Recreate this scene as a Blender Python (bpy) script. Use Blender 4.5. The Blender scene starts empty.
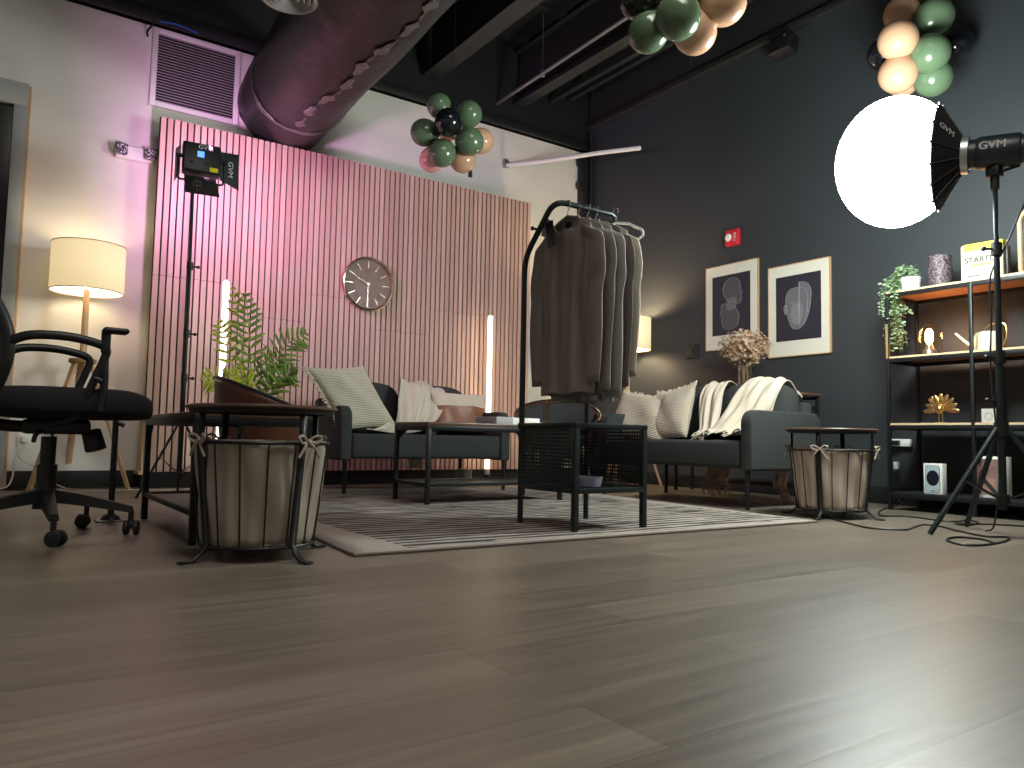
import bpy, bmesh, math, random
from mathutils import Vector as V, Matrix, Euler
random.seed(7)
PI = math.pi
sc = bpy.context.scene
col = sc.collection
R = math.radians

# ------------------------------------------------------------------ materials
MATS = {}
def nd(nt, typ, **k):
    n = nt.nodes.new(typ)
    for a, b in k.items(): setattr(n, a, b)
    return n
def mat(name, c, rough=.6, metal=0., emit=None, es=0., bump=None, var=None, spec=.5, trans=0., coat=0., sheen=0.):
    """bump=(scale, strength, (sx,sy,sz)) noise bump; var=(colour2, scale, (sx,sy,sz)) noise colour variation"""
    m = bpy.data.materials.new(name); m.use_nodes = True
    nt = m.node_tree; p = nt.nodes['Principled BSDF']
    p.inputs['Base Color'].default_value = (*c, 1); p.inputs['Roughness'].default_value = rough
    p.inputs['Metallic'].default_value = metal; p.inputs['Specular IOR Level'].default_value = spec
    p.inputs['Transmission Weight'].default_value = trans; p.inputs['Coat Weight'].default_value = coat
    p.inputs['Sheen Weight'].default_value = sheen
    if emit: p.inputs['Emission Color'].default_value = (*emit, 1); p.inputs['Emission Strength'].default_value = es
    tc = None
    def noise(scale, st, detail=4):
        nonlocal tc
        if tc is None: tc = nd(nt, 'ShaderNodeTexCoord')
        mp = nd(nt, 'ShaderNodeMapping'); mp.inputs['Scale'].default_value = st
        nt.links.new(tc.outputs['Object'], mp.inputs['Vector'])
        n = nd(nt, 'ShaderNodeTexNoise'); n.inputs['Scale'].default_value = scale; n.inputs['Detail'].default_value = detail
        nt.links.new(mp.outputs[0], n.inputs['Vector']); return n
    if var:
        n = noise(var[1], var[2]); r = nd(nt, 'ShaderNodeMapRange')
        r.inputs[1].default_value = .32; r.inputs[2].default_value = .68
        mx = nd(nt, 'ShaderNodeMix', data_type='RGBA'); mx.inputs[6].default_value = (*c, 1); mx.inputs[7].default_value = (*var[0], 1)
        nt.links.new(n.outputs[0], r.inputs[0]); nt.links.new(r.outputs[0], mx.inputs[0]); nt.links.new(mx.outputs[2], p.inputs['Base Color'])
    if bump:
        n = noise(bump[0], bump[2]); b = nd(nt, 'ShaderNodeBump'); b.inputs['Strength'].default_value = bump[1]; b.inputs['Distance'].default_value = .01
        nt.links.new(n.outputs[0], b.inputs['Height']); nt.links.new(b.outputs[0], p.inputs['Normal'])
    MATS[name] = m; return m
def math_node(nt, op, a, b=None, c=None):
    n = nd(nt, 'ShaderNodeMath', operation=op)
    for i, x in enumerate((a, b, c)):
        if x is None: continue
        if isinstance(x, (int, float)): n.inputs[i].default_value = x
        else: nt.links.new(x, n.inputs[i])
    return n.outputs[0]

black_metal = mat('black_powder_coat', (.012, .013, .015), .42, .3)
dark_metal = mat('dark_green_black_metal', (.016, .026, .027), .38, .35)
black_plastic = mat('black_plastic', (.009, .009, .011), .45)
black_fabric = mat('black_fabric', (.008, .008, .009), .9, bump=(300, .3, (1, 1, 1)))
chrome = mat('chrome', (.75, .75, .77), .18, 1.)
brass = mat('brass', (.62, .42, .17), .28, 1., bump=(60, .2, (1, 1, 1)))
gold = mat('gold_clock_rim', (.72, .62, .48), .25, 1.)
white_paint = mat('white_paint', (.76, .735, .69), .6, bump=(9, .1, (1, 1, 1)), var=((.70, .675, .63), 1.6, (1, 1, 2.5)))
dark_wall = mat('charcoal_wall_paint', (.030, .036, .042), .62, bump=(80, .06, (1, 1, 1)))
black_paint = mat('black_ceiling_paint', (.0065, .0072, .0085), .62)
beam_paint = mat('black_beam_paint', (.021, .022, .0235), .55)
grey_trim = mat('grey_casing_paint', (.36, .37, .36), .5)
dark_glass = mat('dark_glass', (.004, .004, .005), .15)
pale_wood = mat('pale_wood', (.60, .40, .23), .5, var=((.50, .31, .16), 5, (6, 6, .6)))
tan_wood = mat('tan_wood', (.42, .23, .11), .45, var=((.33, .17, .075), 5, (6, 6, .6)))
brown_top = mat('brown_wood_top', (.13, .075, .05), .35, var=((.085, .048, .032), 4, (10, 1, 10)))
pale_edge = mat('pale_edge_band', (.66, .50, .30), .4)
shelf_wood = mat('shelf_board_wood', (.40, .22, .125), .45, var=((.33, .165, .085), 4, (1, 12, 12)))
leather = mat('brown_leather', (.095, .032, .016), .38, bump=(160, .15, (1, 1, 1)))
rust = mat('rust_leather', (.24, .085, .04), .42, bump=(160, .12, (1, 1, 1)))
sofa_f = mat('dark_grey_sofa_fabric', (.026, .030, .030), .9, bump=(420, .35, (1, 1, 1)), var=((.036, .040, .039), 90, (1, 1, 1)))
cream = mat('cream_cotton', (.62, .54, .43), .9, bump=(120, .25, (1, 1, 1)), sheen=.2)
beige = mat('beige_knit', (.64, .57, .48), .9, bump=(180, .3, (1, 1, 1)), sheen=.2)
tan_fringe = mat('tan_fringe', (.62, .46, .38), .9)
canvas = mat('canvas_liner', (.36, .30, .245), .85, bump=(30, .25, (1, 1, .5)))
canvas_w = mat('canvas_liner_pale', (.46, .37, .31), .8, bump=(25, .3, (1, 1, .4)))
white_p = mat('white_plastic', (.78, .78, .76), .4)
paper = mat('white_paper', (.80, .79, .75), .7)
matboard = mat('mat_board', (.74, .71, .62), .8)
print_dark = mat('print_dark', (.022, .022, .034), .55)
print_g1 = mat('print_grey', (.075, .075, .09), .6)
print_g2 = mat('print_mid_grey', (.14, .14, .155), .6)
print_g3 = mat('print_light_grey', (.42, .42, .44), .6)
red = mat('alarm_red', (.62, .02, .035), .4)
lens_w = mat('clear_lens', (.75, .75, .75), .15)
yellow = mat('yellow_print', (.86, .68, .02), .5)
cream_tin = mat('cream_tin', (.60, .57, .38), .45)
dark_print = mat('dark_ink', (.02, .022, .025), .6)
white_ink = mat('white_ink', (.62, .62, .62), .6)
green_b = mat('sage_balloon', (.105, .165, .095), .22, coat=.3)
peach_b = mat('peach_balloon', (.60, .35, .22), .25, coat=.3)
pink_b = mat('pink_balloon', (.80, .40, .36), .25, coat=.3)
black_b = mat('black_balloon', (.006, .007, .010), .16, coat=.3)
leaf_m = mat('palm_leaf', (.10, .22, .035), .45, var=((.24, .34, .04), 9, (1, 1, 1)))
leaf_y = mat('palm_leaf_lime', (.40, .46, .03), .45)
stem_m = mat('palm_stem', (.07, .12, .03), .5)
vine_m = mat('vine_leaf', (.16, .27, .14), .5, var=((.36, .46, .28), 60, (1, 1, 1)))
soil = mat('soil', (.03, .02, .015), .95, bump=(60, .8, (1, 1, 1)))
terracotta = mat('dark_planter', (.05, .045, .042), .6)
white_pot = mat('white_marbled_pot', (.78, .76, .72), .4, var=((.60, .58, .55), 14, (1, 1, 1)))
glitter = mat('glitter_glass', (.012, .012, .016), .25, .2, bump=(70, 1., (1, 1, 1)), var=((.22, .17, .19), 75, (1, 1, 1)))
petal = mat('dried_petal', (.60, .50, .35), .9, var=((.42, .22, .13), 22, (1, 1, 1)))
dstem = mat('dried_stem', (.30, .22, .12), .9)
tan_cord = mat('white_cord', (.66, .60, .52), .6)
canister = mat('pale_green_enamel', (.70, .74, .55), .4)
duct_m = mat('black_duct_wrap', (.018, .016, .017), .44, bump=(6, 1., (1, 1, 1)), spec=.35)
foil = mat('foil_tape', (.22, .21, .22), .30, .8, bump=(60, 1., (1, 1, 1)))
galv = mat('galvanised_metal', (.34, .34, .35), .35, .8)
shirt_brown = mat('taupe_brown_cotton', (.25, .208, .182), .95, bump=(260, .2, (1, 1, 1)), sheen=.1)
shirt_olive = mat('olive_taupe_cotton', (.25, .225, .19), .95, bump=(260, .2, (1, 1, 1)))
shirt_grey = mat('stone_grey_cotton', (.33, .32, .305), .95, bump=(260, .2, (1, 1, 1)))
shirt_dark = mat('dark_brown_cotton', (.14, .115, .10), .95, bump=(260, .2, (1, 1, 1)))
shirt_cream = mat('cream_lace_cotton', (.60, .56, .47), .95, bump=(140, .6, (1, 1, 1)))
hanger_v = mat('mauve_velvet', (.27, .24, .26), .8)
lilac = mat('lilac_plastic', (.30, .28, .38), .5)
screen_blue = mat('blue_screen', (.01, .03, .1), .3, emit=(.10, .28, 1.), es=1.6)
bar_cool = mat('light_tube_cool', (.9, .9, .9), .4, emit=(1., .97, .92), es=5)
bar_warm = mat('light_tube_warm', (.9, .9, .9), .4, emit=(1., .80, .55), es=6)
soft_e = mat('softbox_diffuser', (.9, .9, .9), .6, emit=(.90, 1., .94), es=48)
filament = mat('bulb_filament_glow', (.9, .6, .3), .4, emit=(1., .58, .22), es=11)
shade_m = mat('lamp_shade_linen', (.80, .70, .52), .9, emit=(1., .76, .40), es=.55, bump=(220, .2, (1, 1, 1)))
shade_in = mat('lamp_shade_lining', (.9, .86, .78), .8, emit=(1., .84, .6), es=1.1)
bulb_m = mat('lamp_bulb', (.9, .9, .9), .4, emit=(1., .82, .55), es=12)
led_face = mat('light_panel_face', (.9, .8, .85), .5, emit=(1., .50, .84), es=10)
gold_lit = mat('gold_lit_edge', (.55, .40, .17), .4, .6)
phone_dark = mat('phone_print_dark', (.008, .012, .02), .3)
phone_blue = mat('phone_print_pale', (.42, .52, .55), .3)
skin_pr = mat('magazine_print', (.45, .25, .2), .4, var=((.06, .05, .07), 14, (1, 1, 1)))

def glass_mat(name, c, rough=.03, mixf=.45):
    m = bpy.data.materials.new(name); m.use_nodes = True; nt = m.node_tree; nt.nodes.clear()
    o = nd(nt, 'ShaderNodeOutputMaterial'); t = nd(nt, 'ShaderNodeBsdfTransparent'); g = nd(nt, 'ShaderNodeBsdfGlossy')
    t.inputs[0].default_value = (*c, 1); g.inputs['Roughness'].default_value = rough
    f = nd(nt, 'ShaderNodeFresnel'); f.inputs[0].default_value = 1.5
    k = math_node(nt, 'MULTIPLY', f.outputs[0], mixf)
    x = nd(nt, 'ShaderNodeMixShader'); nt.links.new(k, x.inputs[0]); nt.links.new(t.outputs[0], x.inputs[1]); nt.links.new(g.outputs[0], x.inputs[2])
    nt.links.new(x.outputs[0], o.inputs[0]); return m
clear_glass = glass_mat('clear_glass', (.93, .93, .92))
amber_glass = glass_mat('amber_dome_glass', (.95, .87, .76), .12, .07)

def perforated():
    m = mat('perforated_sheet', (.016, .024, .025), .45, .3); nt = m.node_tree; p = nt.nodes['Principled BSDF']
    tc = nd(nt, 'ShaderNodeTexCoord'); s = nd(nt, 'ShaderNodeSeparateXYZ'); nt.links.new(tc.outputs['Object'], s.inputs[0])
    a = math_node(nt, 'ADD', s.outputs[0], s.outputs[1]); P = .0165
    def cell(x):
        f = math_node(nt, 'FRACT', math_node(nt, 'DIVIDE', x, P)); return math_node(nt, 'POWER', math_node(nt, 'ABSOLUTE', math_node(nt, 'SUBTRACT', f, .5)), 2.)
    d = math_node(nt, 'ADD', cell(a), cell(s.outputs[2])); h = math_node(nt, 'GREATER_THAN', d, .25 ** 2)
    nt.links.new(h, p.inputs['Alpha']); return m
perf = perforated()

def floor_mat():
    m = mat('laminate_planks', (.2, .16, .13), .33); nt = m.node_tree; p = nt.nodes['Principled BSDF']; L = nt.links.new
    tc = nd(nt, 'ShaderNodeTexCoord'); br = nd(nt, 'ShaderNodeTexBrick'); L(tc.outputs['Object'], br.inputs['Vector'])
    br.offset = .37; br.offset_frequency = 2
    for k, v in (('Scale', 1.), ('Mortar Size', .0012), ('Mortar Smooth', .3), ('Bias', 0.), ('Brick Width', 1.22), ('Row Height', .182)): br.inputs[k].default_value = v
    br.inputs['Color1'].default_value = (.138, .110, .085, 1); br.inputs['Color2'].default_value = (.200, .165, .130, 1); br.inputs['Mortar'].default_value = (.085, .062, .048, 1)
    mp = nd(nt, 'ShaderNodeMapping'); mp.inputs['Scale'].default_value = (.9, 16, 1); L(tc.outputs['Object'], mp.inputs[0])
    n = nd(nt, 'ShaderNodeTexNoise'); n.inputs['Scale'].default_value = 2.2; n.inputs['Detail'].default_value = 7; n.inputs['Distortion'].default_value = .6; L(mp.outputs[0], n.inputs['Vector'])
    r = nd(nt, 'ShaderNodeMapRange'); r.inputs[1].default_value = .28; r.inputs[2].default_value = .72; r.inputs[3].default_value = .72; r.inputs[4].default_value = 1.24; L(n.outputs[0], r.inputs[0])
    mx = nd(nt, 'ShaderNodeMix', data_type='RGBA', blend_type='MULTIPLY'); mx.inputs[0].default_value = 1
    L(br.outputs[0], mx.inputs[6]); L(r.outputs[0], mx.inputs[7]); L(mx.outputs[2], p.inputs['Base Color'])
    r2 = nd(nt, 'ShaderNodeMapRange'); r2.inputs[3].default_value = .31; r2.inputs[4].default_value = .48; L(n.outputs[0], r2.inputs[0]); L(r2.outputs[0], p.inputs['Roughness'])
    b = nd(nt, 'ShaderNodeBump'); b.inputs['Strength'].default_value = .12; b.inputs['Distance'].default_value = .004; L(r.outputs[0], b.inputs['Height']); L(b.outputs[0], p.inputs['Normal'])
    return m
floor_m = floor_mat()

def slat_mat(pitch):
    m = mat('slat_veneer', (.4, .25, .2), .5); nt = m.node_tree; p = nt.nodes['Principled BSDF']; L = nt.links.new
    tc = nd(nt, 'ShaderNodeTexCoord'); s = nd(nt, 'ShaderNodeSeparateXYZ'); L(tc.outputs['Object'], s.inputs[0])
    f = math_node(nt, 'FLOOR', math_node(nt, 'DIVIDE', s.outputs[0], pitch)); w = nd(nt, 'ShaderNodeTexWhiteNoise', noise_dimensions='1D'); L(f, w.inputs['W'])
    mp = nd(nt, 'ShaderNodeMapping'); mp.inputs['Scale'].default_value = (30, 30, 1.2); L(tc.outputs['Object'], mp.inputs[0])
    n = nd(nt, 'ShaderNodeTexNoise'); n.inputs['Scale'].default_value = 2; n.inputs['Detail'].default_value = 5; L(mp.outputs[0], n.inputs['Vector'])
    k = math_node(nt, 'ADD', math_node(nt, 'MULTIPLY', w.outputs[0], .6), math_node(nt, 'MULTIPLY', n.outputs[0], .4))
    mx = nd(nt, 'ShaderNodeMix', data_type='RGBA'); mx.inputs[6].default_value = (.42, .265, .21, 1); mx.inputs[7].default_value = (.64, .45, .37, 1)
    L(k, mx.inputs[0]); L(mx.outputs[2], p.inputs['Base Color']); return m

def rug_mat():
    m = mat('striped_rug', (.5, .45, .4), .95); nt = m.node_tree; p = nt.nodes['Principled BSDF']; L = nt.links.new
    tc = nd(nt, 'ShaderNodeTexCoord'); mp = nd(nt, 'ShaderNodeMapping'); mp.inputs['Scale'].default_value = (1.7, 15, 1); L(tc.outputs['Object'], mp.inputs[0])
    n = nd(nt, 'ShaderNodeTexNoise'); n.inputs['Scale'].default_value = 1.55; n.inputs['Detail'].default_value = 3.5; n.inputs['Roughness'].default_value = .6; L(mp.outputs[0], n.inputs['Vector'])
    w = nd(nt, 'ShaderNodeTexWave', wave_type='BANDS', bands_direction='Y'); w.inputs['Scale'].default_value = 4.6; w.inputs['Distortion'].default_value = .35; w.inputs['Detail'].default_value = 2; L(tc.outputs['Object'], w.inputs['Vector'])
    k = math_node(nt, 'ADD', math_node(nt, 'MULTIPLY', n.outputs[0], .9), math_node(nt, 'MULTIPLY', w.outputs[0], .24))
    s = nd(nt, 'ShaderNodeSeparateXYZ'); L(tc.outputs['Object'], s.inputs[0])
    # plain border left and right of the striped field
    e = math_node(nt, 'MULTIPLY', math_node(nt, 'LESS_THAN', math_node(nt, 'ABSOLUTE', s.outputs[0]), math_node(nt, 'ADD', 1.10, math_node(nt, 'MULTIPLY', n.outputs[0], .08))), math_node(nt, 'GREATER_THAN', s.outputs[1], .045))
    r = nd(nt, 'ShaderNodeMapRange'); r.inputs[1].default_value = .545; r.inputs[2].default_value = .60; L(k, r.inputs[0])
    f = math_node(nt, 'MULTIPLY', r.outputs[0], e)
    n2 = nd(nt, 'ShaderNodeTexNoise'); n2.inputs['Scale'].default_value = 120; L(tc.outputs['Object'], n2.inputs['Vector'])
    base = nd(nt, 'ShaderNodeMix', data_type='RGBA'); base.inputs[6].default_value = (.30, .255, .225, 1); base.inputs[7].default_value = (.50, .44, .385, 1); L(n2.outputs[0], base.inputs[0])
    mx = nd(nt, 'ShaderNodeMix', data_type='RGBA'); mx.inputs[7].default_value = (.022, .02, .022, 1); L(base.outputs[2], mx.inputs[6]); L(f, mx.inputs[0]); L(mx.outputs[2], p.inputs['Base Color'])
    b = nd(nt, 'ShaderNodeBump'); b.inputs['Strength'].default_value = .6; b.inputs['Distance'].default_value = .006; L(n2.outputs[0], b.inputs['Height']); L(b.outputs[0], p.inputs['Normal']); return m
rug_m = rug_mat()

def rib_mat(name, c1, c2, scale, axis):
    m = mat(name, c1, .9, sheen=.2); nt = m.node_tree; p = nt.nodes['Principled BSDF']; L = nt.links.new
    tc = nd(nt, 'ShaderNodeTexCoord'); w = nd(nt, 'ShaderNodeTexWave', wave_type='BANDS', bands_direction=axis); w.inputs['Scale'].default_value = scale; w.inputs['Distortion'].default_value = .8; w.inputs['Detail'].default_value = 1; w.inputs['Detail Scale'].default_value = .6
    L(tc.outputs['Object'], w.inputs['Vector']); mx = nd(nt, 'ShaderNodeMix', data_type='RGBA'); mx.inputs[6].default_value = (*c2, 1); mx.inputs[7].default_value = (*c1, 1)
    L(w.outputs[0], mx.inputs[0]); L(mx.outputs[2], p.inputs['Base Color'])
    b = nd(nt, 'ShaderNodeBump'); b.inputs['Strength'].default_value = .7; b.inputs['Distance'].default_value = .006; L(w.outputs[0], b.inputs['Height']); L(b.outputs[0], p.inputs['Normal']); return m
ribbed = rib_mat('ribbed_cream', (.70, .64, .51), (.52, .47, .37), 27, 'Z')
ribbed2 = rib_mat('ribbed_ivory', (.62, .54, .42), (.48, .41, .32), 27, 'Z')
def dots_mat():
    m = mat('dotted_lamp_lens', (.6, .6, .62), .3); nt = m.node_tree; p = nt.nodes['Principled BSDF']; L = nt.links.new
    tc = nd(nt, 'ShaderNodeTexCoord'); v = nd(nt, 'ShaderNodeTexVoronoi'); v.inputs['Scale'].default_value = 70; L(tc.outputs['Object'], v.inputs['Vector'])
    g = math_node(nt, 'GREATER_THAN', v.outputs['Distance'], .42); mx = nd(nt, 'ShaderNodeMix', data_type='RGBA'); mx.inputs[6].default_value = (.62, .60, .60, 1); mx.inputs[7].default_value = (.05, .05, .06, 1)
    L(g, mx.inputs[0]); L(mx.outputs[2], p.inputs['Base Color']); return m
dots = dots_mat()

# ------------------------------------------------------------------ mesh builder
def catmull(pts, n):
    pts = [V(p) for p in pts]; P = [pts[0] * 2 - pts[1]] + pts + [pts[-1] * 2 - pts[-2]]; out = []
    m = len(pts) - 1
    for i in range(n + 1):
        t = i / n * m; k = min(int(t), m - 1); f = t - k; a, b, c, d = P[k:k + 4]
        out.append(.5 * ((2 * b) + (c - a) * f + (2 * a - 5 * b + 4 * c - d) * f * f + (3 * b - 3 * c + d - a) * f ** 3))
    return out
class B:
    def __init__(s): s.bm = bmesh.new()
    def merge(s, t, M=None):
        if M is not None: bmesh.ops.transform(t, matrix=M, verts=t.verts)
        mp = {v: s.bm.verts.new(v.co) for v in t.verts}
        for f in t.faces:
            try: s.bm.faces.new([mp[v] for v in f.verts])
            except ValueError: pass
        t.free(); return s
    def box(s, c, d, bev=0, seg=2, rot=(0, 0, 0)):
        t = bmesh.new(); bmesh.ops.create_cube(t, size=1); bmesh.ops.scale(t, vec=d, verts=t.verts)
        if bev: bmesh.ops.bevel(t, geom=t.edges[:], offset=min(bev, min(d) * .49), segments=seg, profile=.5, affect='EDGES')
        return s.merge(t, Matrix.Translation(c) @ Euler(rot).to_matrix().to_4x4())
    def span(s, a, b, bev=0, seg=2):
        a = V(a); b = V(b); return s.box((a + b) / 2, [abs(x) for x in (b - a)], bev, seg)
    def bar(s, p0, p1, w, h, bev=0):                       # rectangular bar from p0 to p1
        p0 = V(p0); p1 = V(p1); d = p1 - p0; t = bmesh.new(); bmesh.ops.create_cube(t, size=1); bmesh.ops.scale(t, vec=(w, h, d.length), verts=t.verts)
        if bev: bmesh.ops.bevel(t, geom=t.edges[:], offset=bev, segments=2, profile=.5, affect='EDGES')
        q = d.to_track_quat('Z', 'Y'); return s.merge(t, Matrix.Translation((p0 + p1) / 2) @ q.to_matrix().to_4x4())
    def cyl(s, p0, p1, r0, r1=None, n=16, bev=0):
        p0 = V(p0); p1 = V(p1); r1 = r0 if r1 is None else r1; d = p1 - p0; t = bmesh.new()
        bmesh.ops.create_cone(t, cap_ends=True, segments=n, radius1=r0, radius2=r1, depth=d.length)
        if bev: bmesh.ops.bevel(t, geom=[e for e in t.edges if any(len(f.verts) > 4 for f in e.link_faces)], offset=bev, segments=2, profile=.5, affect='EDGES')
        return s.merge(t, Matrix.Translation((p0 + p1) / 2) @ d.to_track_quat('Z', 'Y').to_matrix().to_4x4())
    def tube(s, pts, r, n=8, smooth=0, closed=False):
        pts = catmull(pts, smooth) if smooth else [V(p) for p in pts]; m = len(pts)
        rs = r if isinstance(r, (list, tuple)) else [r] * m
        if len(rs) != m: rs = [rs[0] + (rs[-1] - rs[0]) * i / (m - 1) for i in range(m)]
        rings = []; up = None
        for i, p in enumerate(pts):
            a = pts[i - 1] if (i or closed) else p; b = pts[(i + 1) % m] if (i < m - 1 or closed) else p; t = (b - a).normalized()
            if up is None: up = t.orthogonal().normalized()
            up = (up - t * up.dot(t)); up = up.normalized() if up.length > 1e-6 else t.orthogonal().normalized(); w = t.cross(up)
            rings.append([s.bm.verts.new(p + (up * math.cos(2 * PI * k / n) + w * math.sin(2 * PI * k / n)) * rs[i]) for k in range(n)])
        for i in range(m if closed else m - 1):
            A, C = rings[i], rings[(i + 1) % m]
            for k in range(n): s.bm.faces.new((A[k], A[(k + 1) % n], C[(k + 1) % n], C[k]))
        if not closed: s.bm.faces.new(rings[0][::-1]); s.bm.faces.new(rings[-1])
        return s
    def lathe(s, prof, n=32, c=(0, 0, 0), M=None):
        t = bmesh.new(); rings = []
        for r, z in prof:
            rings.append([t.verts.new((0, 0, z))] if r < 1e-6 else [t.verts.new((r * math.cos(2 * PI * k / n), r * math.sin(2 * PI * k / n), z)) for k in range(n)])
        for A, C in zip(rings, rings[1:]):
            for k in range(n):
                q = [A[k % len(A)], A[(k + 1) % len(A)], C[(k + 1) % len(C)], C[k % len(C)]]; u = []
                for v in q:
                    if v not in u: u.append(v)
                if len(u) > 2: t.faces.new(u)
        return s.merge(t, Matrix.Translation(c) @ (M or Matrix.Identity(4)))
    def sph(s, c, r, nu=20, nv=12, M=None, fn=None):
        r = (r, r, r) if isinstance(r, (int, float)) else r; t = bmesh.new(); bmesh.ops.create_uvsphere(t, u_segments=nu, v_segments=nv, radius=1)
        if fn:
            for v in t.verts: v.co = fn(v.co)
        bmesh.ops.scale(t, vec=r, verts=t.verts); return s.merge(t, Matrix.Translation(c) @ (M or Matrix.Identity(4)))
    def grid(s, fn, nu, nv, cu=False):
        g = [[s.bm.verts.new(fn(i / nu, j / nv)) for j in range(nv + 1)] for i in range(nu + (0 if cu else 1))]
        for i in range(nu):
            for j in range(nv):
                a = g[i]; b = g[(i + 1) % len(g)]; s.bm.faces.new((a[j], b[j], b[j + 1], a[j + 1]))
        return s
    def poly(s, pts, ext=None):
        vs = [s.bm.verts.new(p) for p in pts]; f = s.bm.faces.new(vs)
        if ext is not None:
            ws = [s.bm.verts.new(V(p) + V(ext)) for p in pts]; s.bm.faces.new(ws[::-1]); n = len(vs)
            for i in range(n): s.bm.faces.new((vs[i], ws[i], ws[(i + 1) % n], vs[(i + 1) % n]))
        return s
    def done(s, name, m, parent=None, angle=40, solid=0, sub=0, loc=None, rz=0):
        if m is not None and solid == 0: bmesh.ops.recalc_face_normals(s.bm, faces=s.bm.faces)
        me = bpy.data.meshes.new(name); s.bm.to_mesh(me); s.bm.free(); me.materials.append(m)
        for p in me.polygons: p.use_smooth = True
        me.set_sharp_from_angle(angle=R(angle))
        o = bpy.data.objects.new(name, me); col.objects.link(o); o.parent = parent
        if loc: o.location = loc
        o.rotation_euler.z = rz
        if sub: k = o.modifiers.new('Subdivision', 'SUBSURF'); k.levels = sub; k.render_levels = sub
        if solid: k = o.modifiers.new('Solidify', 'SOLIDIFY'); k.thickness = solid; k.offset = 0
        return o
def tag(o, label, cat, group=None, kind=None):
    o['label'] = label; o['category'] = cat
    if group: o['group'] = group
    if kind: o['kind'] = kind
    return o
def thing(name, label, cat, loc=(0, 0, 0), rz=0, group=None):
    o = bpy.data.objects.new(name, None); o.empty_display_size = .1; col.objects.link(o); o.location = loc; o.rotation_euler.z = rz
    return tag(o, label, cat, group)
def struct(o, label=None):
    o['kind'] = 'structure'
    if label: o['label'] = label; o['category'] = label.split()[-1]
    return o
def plabel(o, s): o['label'] = s; return o
def copy_tree(o, parent=None):
    c = o.copy(); col.objects.link(c); c.parent = parent
    for ch in [x for x in col.objects if x.parent == o]: copy_tree(ch, c)
    return c
def text(body, size, m, parent, M, name='lettering', ext=.001, bold=0):
    cu = bpy.data.curves.new(name, 'FONT'); cu.body = body; cu.size = size; cu.extrude = ext; cu.align_x = 'CENTER'; cu.align_y = 'CENTER'; cu.offset = bold
    t = bpy.data.objects.new(name, cu); col.objects.link(t); bpy.context.view_layer.update()
    me = bpy.data.meshes.new_from_object(t.evaluated_get(bpy.context.evaluated_depsgraph_get())); me.transform(M); me.name = name
    me.materials.clear(); me.materials.append(m); bpy.data.objects.remove(t); bpy.data.curves.remove(cu)
    o = bpy.data.objects.new(name, me); col.objects.link(o); o.parent = parent; return o
FRONT = Matrix.Rotation(PI / 2, 4, 'X')                      # text facing -y
def lamp_light(name, typ, loc, energy, colr, size=.1, rot=None, parent=None, spread=None):
    l = bpy.data.lights.new(name, typ); l.energy = energy; l.color = colr
    if typ == 'AREA':
        l.size = size
        if spread: l.spread = spread
    else: l.shadow_soft_size = size
    o = bpy.data.objects.new(name, l); col.objects.link(o); o.location = loc; o.parent = parent
    if rot: o.rotation_euler = rot
    return o

XB, YA, XL, YF, ZC = 5.2, 6.2, -2.6, -2.8, 4.3
# ------------------------------------------------------------------ the room
struct(B().span((XL, YF, -.08), (XB, YA, 0)).done('floor', floor_m), 'grey brown laminate plank floor')
struct(B().span((XL, YF, ZC), (XB, YA, ZC + .1)).done('ceiling', black_paint))
struct(B().span((XL, YA, 0), (XB, YA + .12, ZC)).done('wall_back', white_paint))
struct(B().span((XB, YF, 0), (XB + .12, YA + .12, ZC)).done('wall_right', dark_wall))
struct(B().span((XL - .12, YF, 0), (XL, YA, ZC)).done('wall_left', white_paint))
struct(B().span((XL, YF - .12, 0), (XB, YF, ZC)).done('wall_front', white_paint))
struct(B().span((XL, YA - .018, 0), (XB, YA, .118), .004).done('baseboard_back', black_paint))
struct(B().span((XB - .018, YF, 0), (XB, YA, .12), .004).done('baseboard_right', black_paint))
# black painted upper band above the white wall, black corner post, dark wall ledge
struct(B().span((XL, YA - .05, 3.475), (XB, YA, ZC)).span((XL, YA - .09, 3.475), (XB, YA, 3.56), .01).done('trim_1', black_paint))
cp = B(); cp.span((5.075, YA - .10, 0), (XB, YA, 3.44), .012)
for z in (3.05, 3.3): cp.span((5.04, YA - .08, z), (5.09, YA - .02, z + .08), .01)
cp.cyl((5.15, YA - .14, 2.2), (5.15, YA - .14, ZC), .012)
struct(cp.done('trim_2', black_paint))
struct(B().span((XB - .07, YF, 3.70), (XB, YA, 3.76), .006).span((XB - .03, YF, 3.76), (XB, YA, ZC)).done('trim_3', beam_paint))
# ceiling joists run away from the camera
for i, (x, w, z, y1) in enumerate(((3.24, .17, 3.72, 6.1), (4.24, .12, 3.72, 6.1), (2.2, .17, 3.78, 6.1), (1.2, .17, 3.78, 6.1), (.2, .17, 3.78, 6.1))):
    j = B(); j.span((x - w / 2, YF, z), (x + w / 2, y1, z + .012)); j.span((x - .006, YF, z), (x + .006, y1, ZC)); j.span((x - w / 2, YF, ZC - .05), (x + w / 2, y1, ZC - .04))
    j.cyl((x + w * .3, 5.2, z - .004), (x + w * .3, 5.2, z + .002), .014); j.cyl((x + w * .3, 5.5, z - .004), (x + w * .3, 5.5, z + .002), .014)
    o = struct(j.done('trim_%d' % (4 + i), beam_paint))
for i, (x0, z) in enumerate(((4.62, 3.86), (4.86, 3.95))):
    struct(B().span((x0, YF, z), (x0 + .05, 6.1, z + .06)).done('trim_%d' % (9 + i), beam_paint))
dk = B()
for y in [k * .6 - 2.5 for k in range(15)]: dk.span((XL, y, ZC - .035), (XB, y + .09, ZC))
struct(dk.done('trim_11', black_paint))
pr = thing('ceiling_conduit', 'thin dark pipe slung under the ceiling between the joists', 'pipe', (4.0, 5.2, 3.7))
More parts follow.
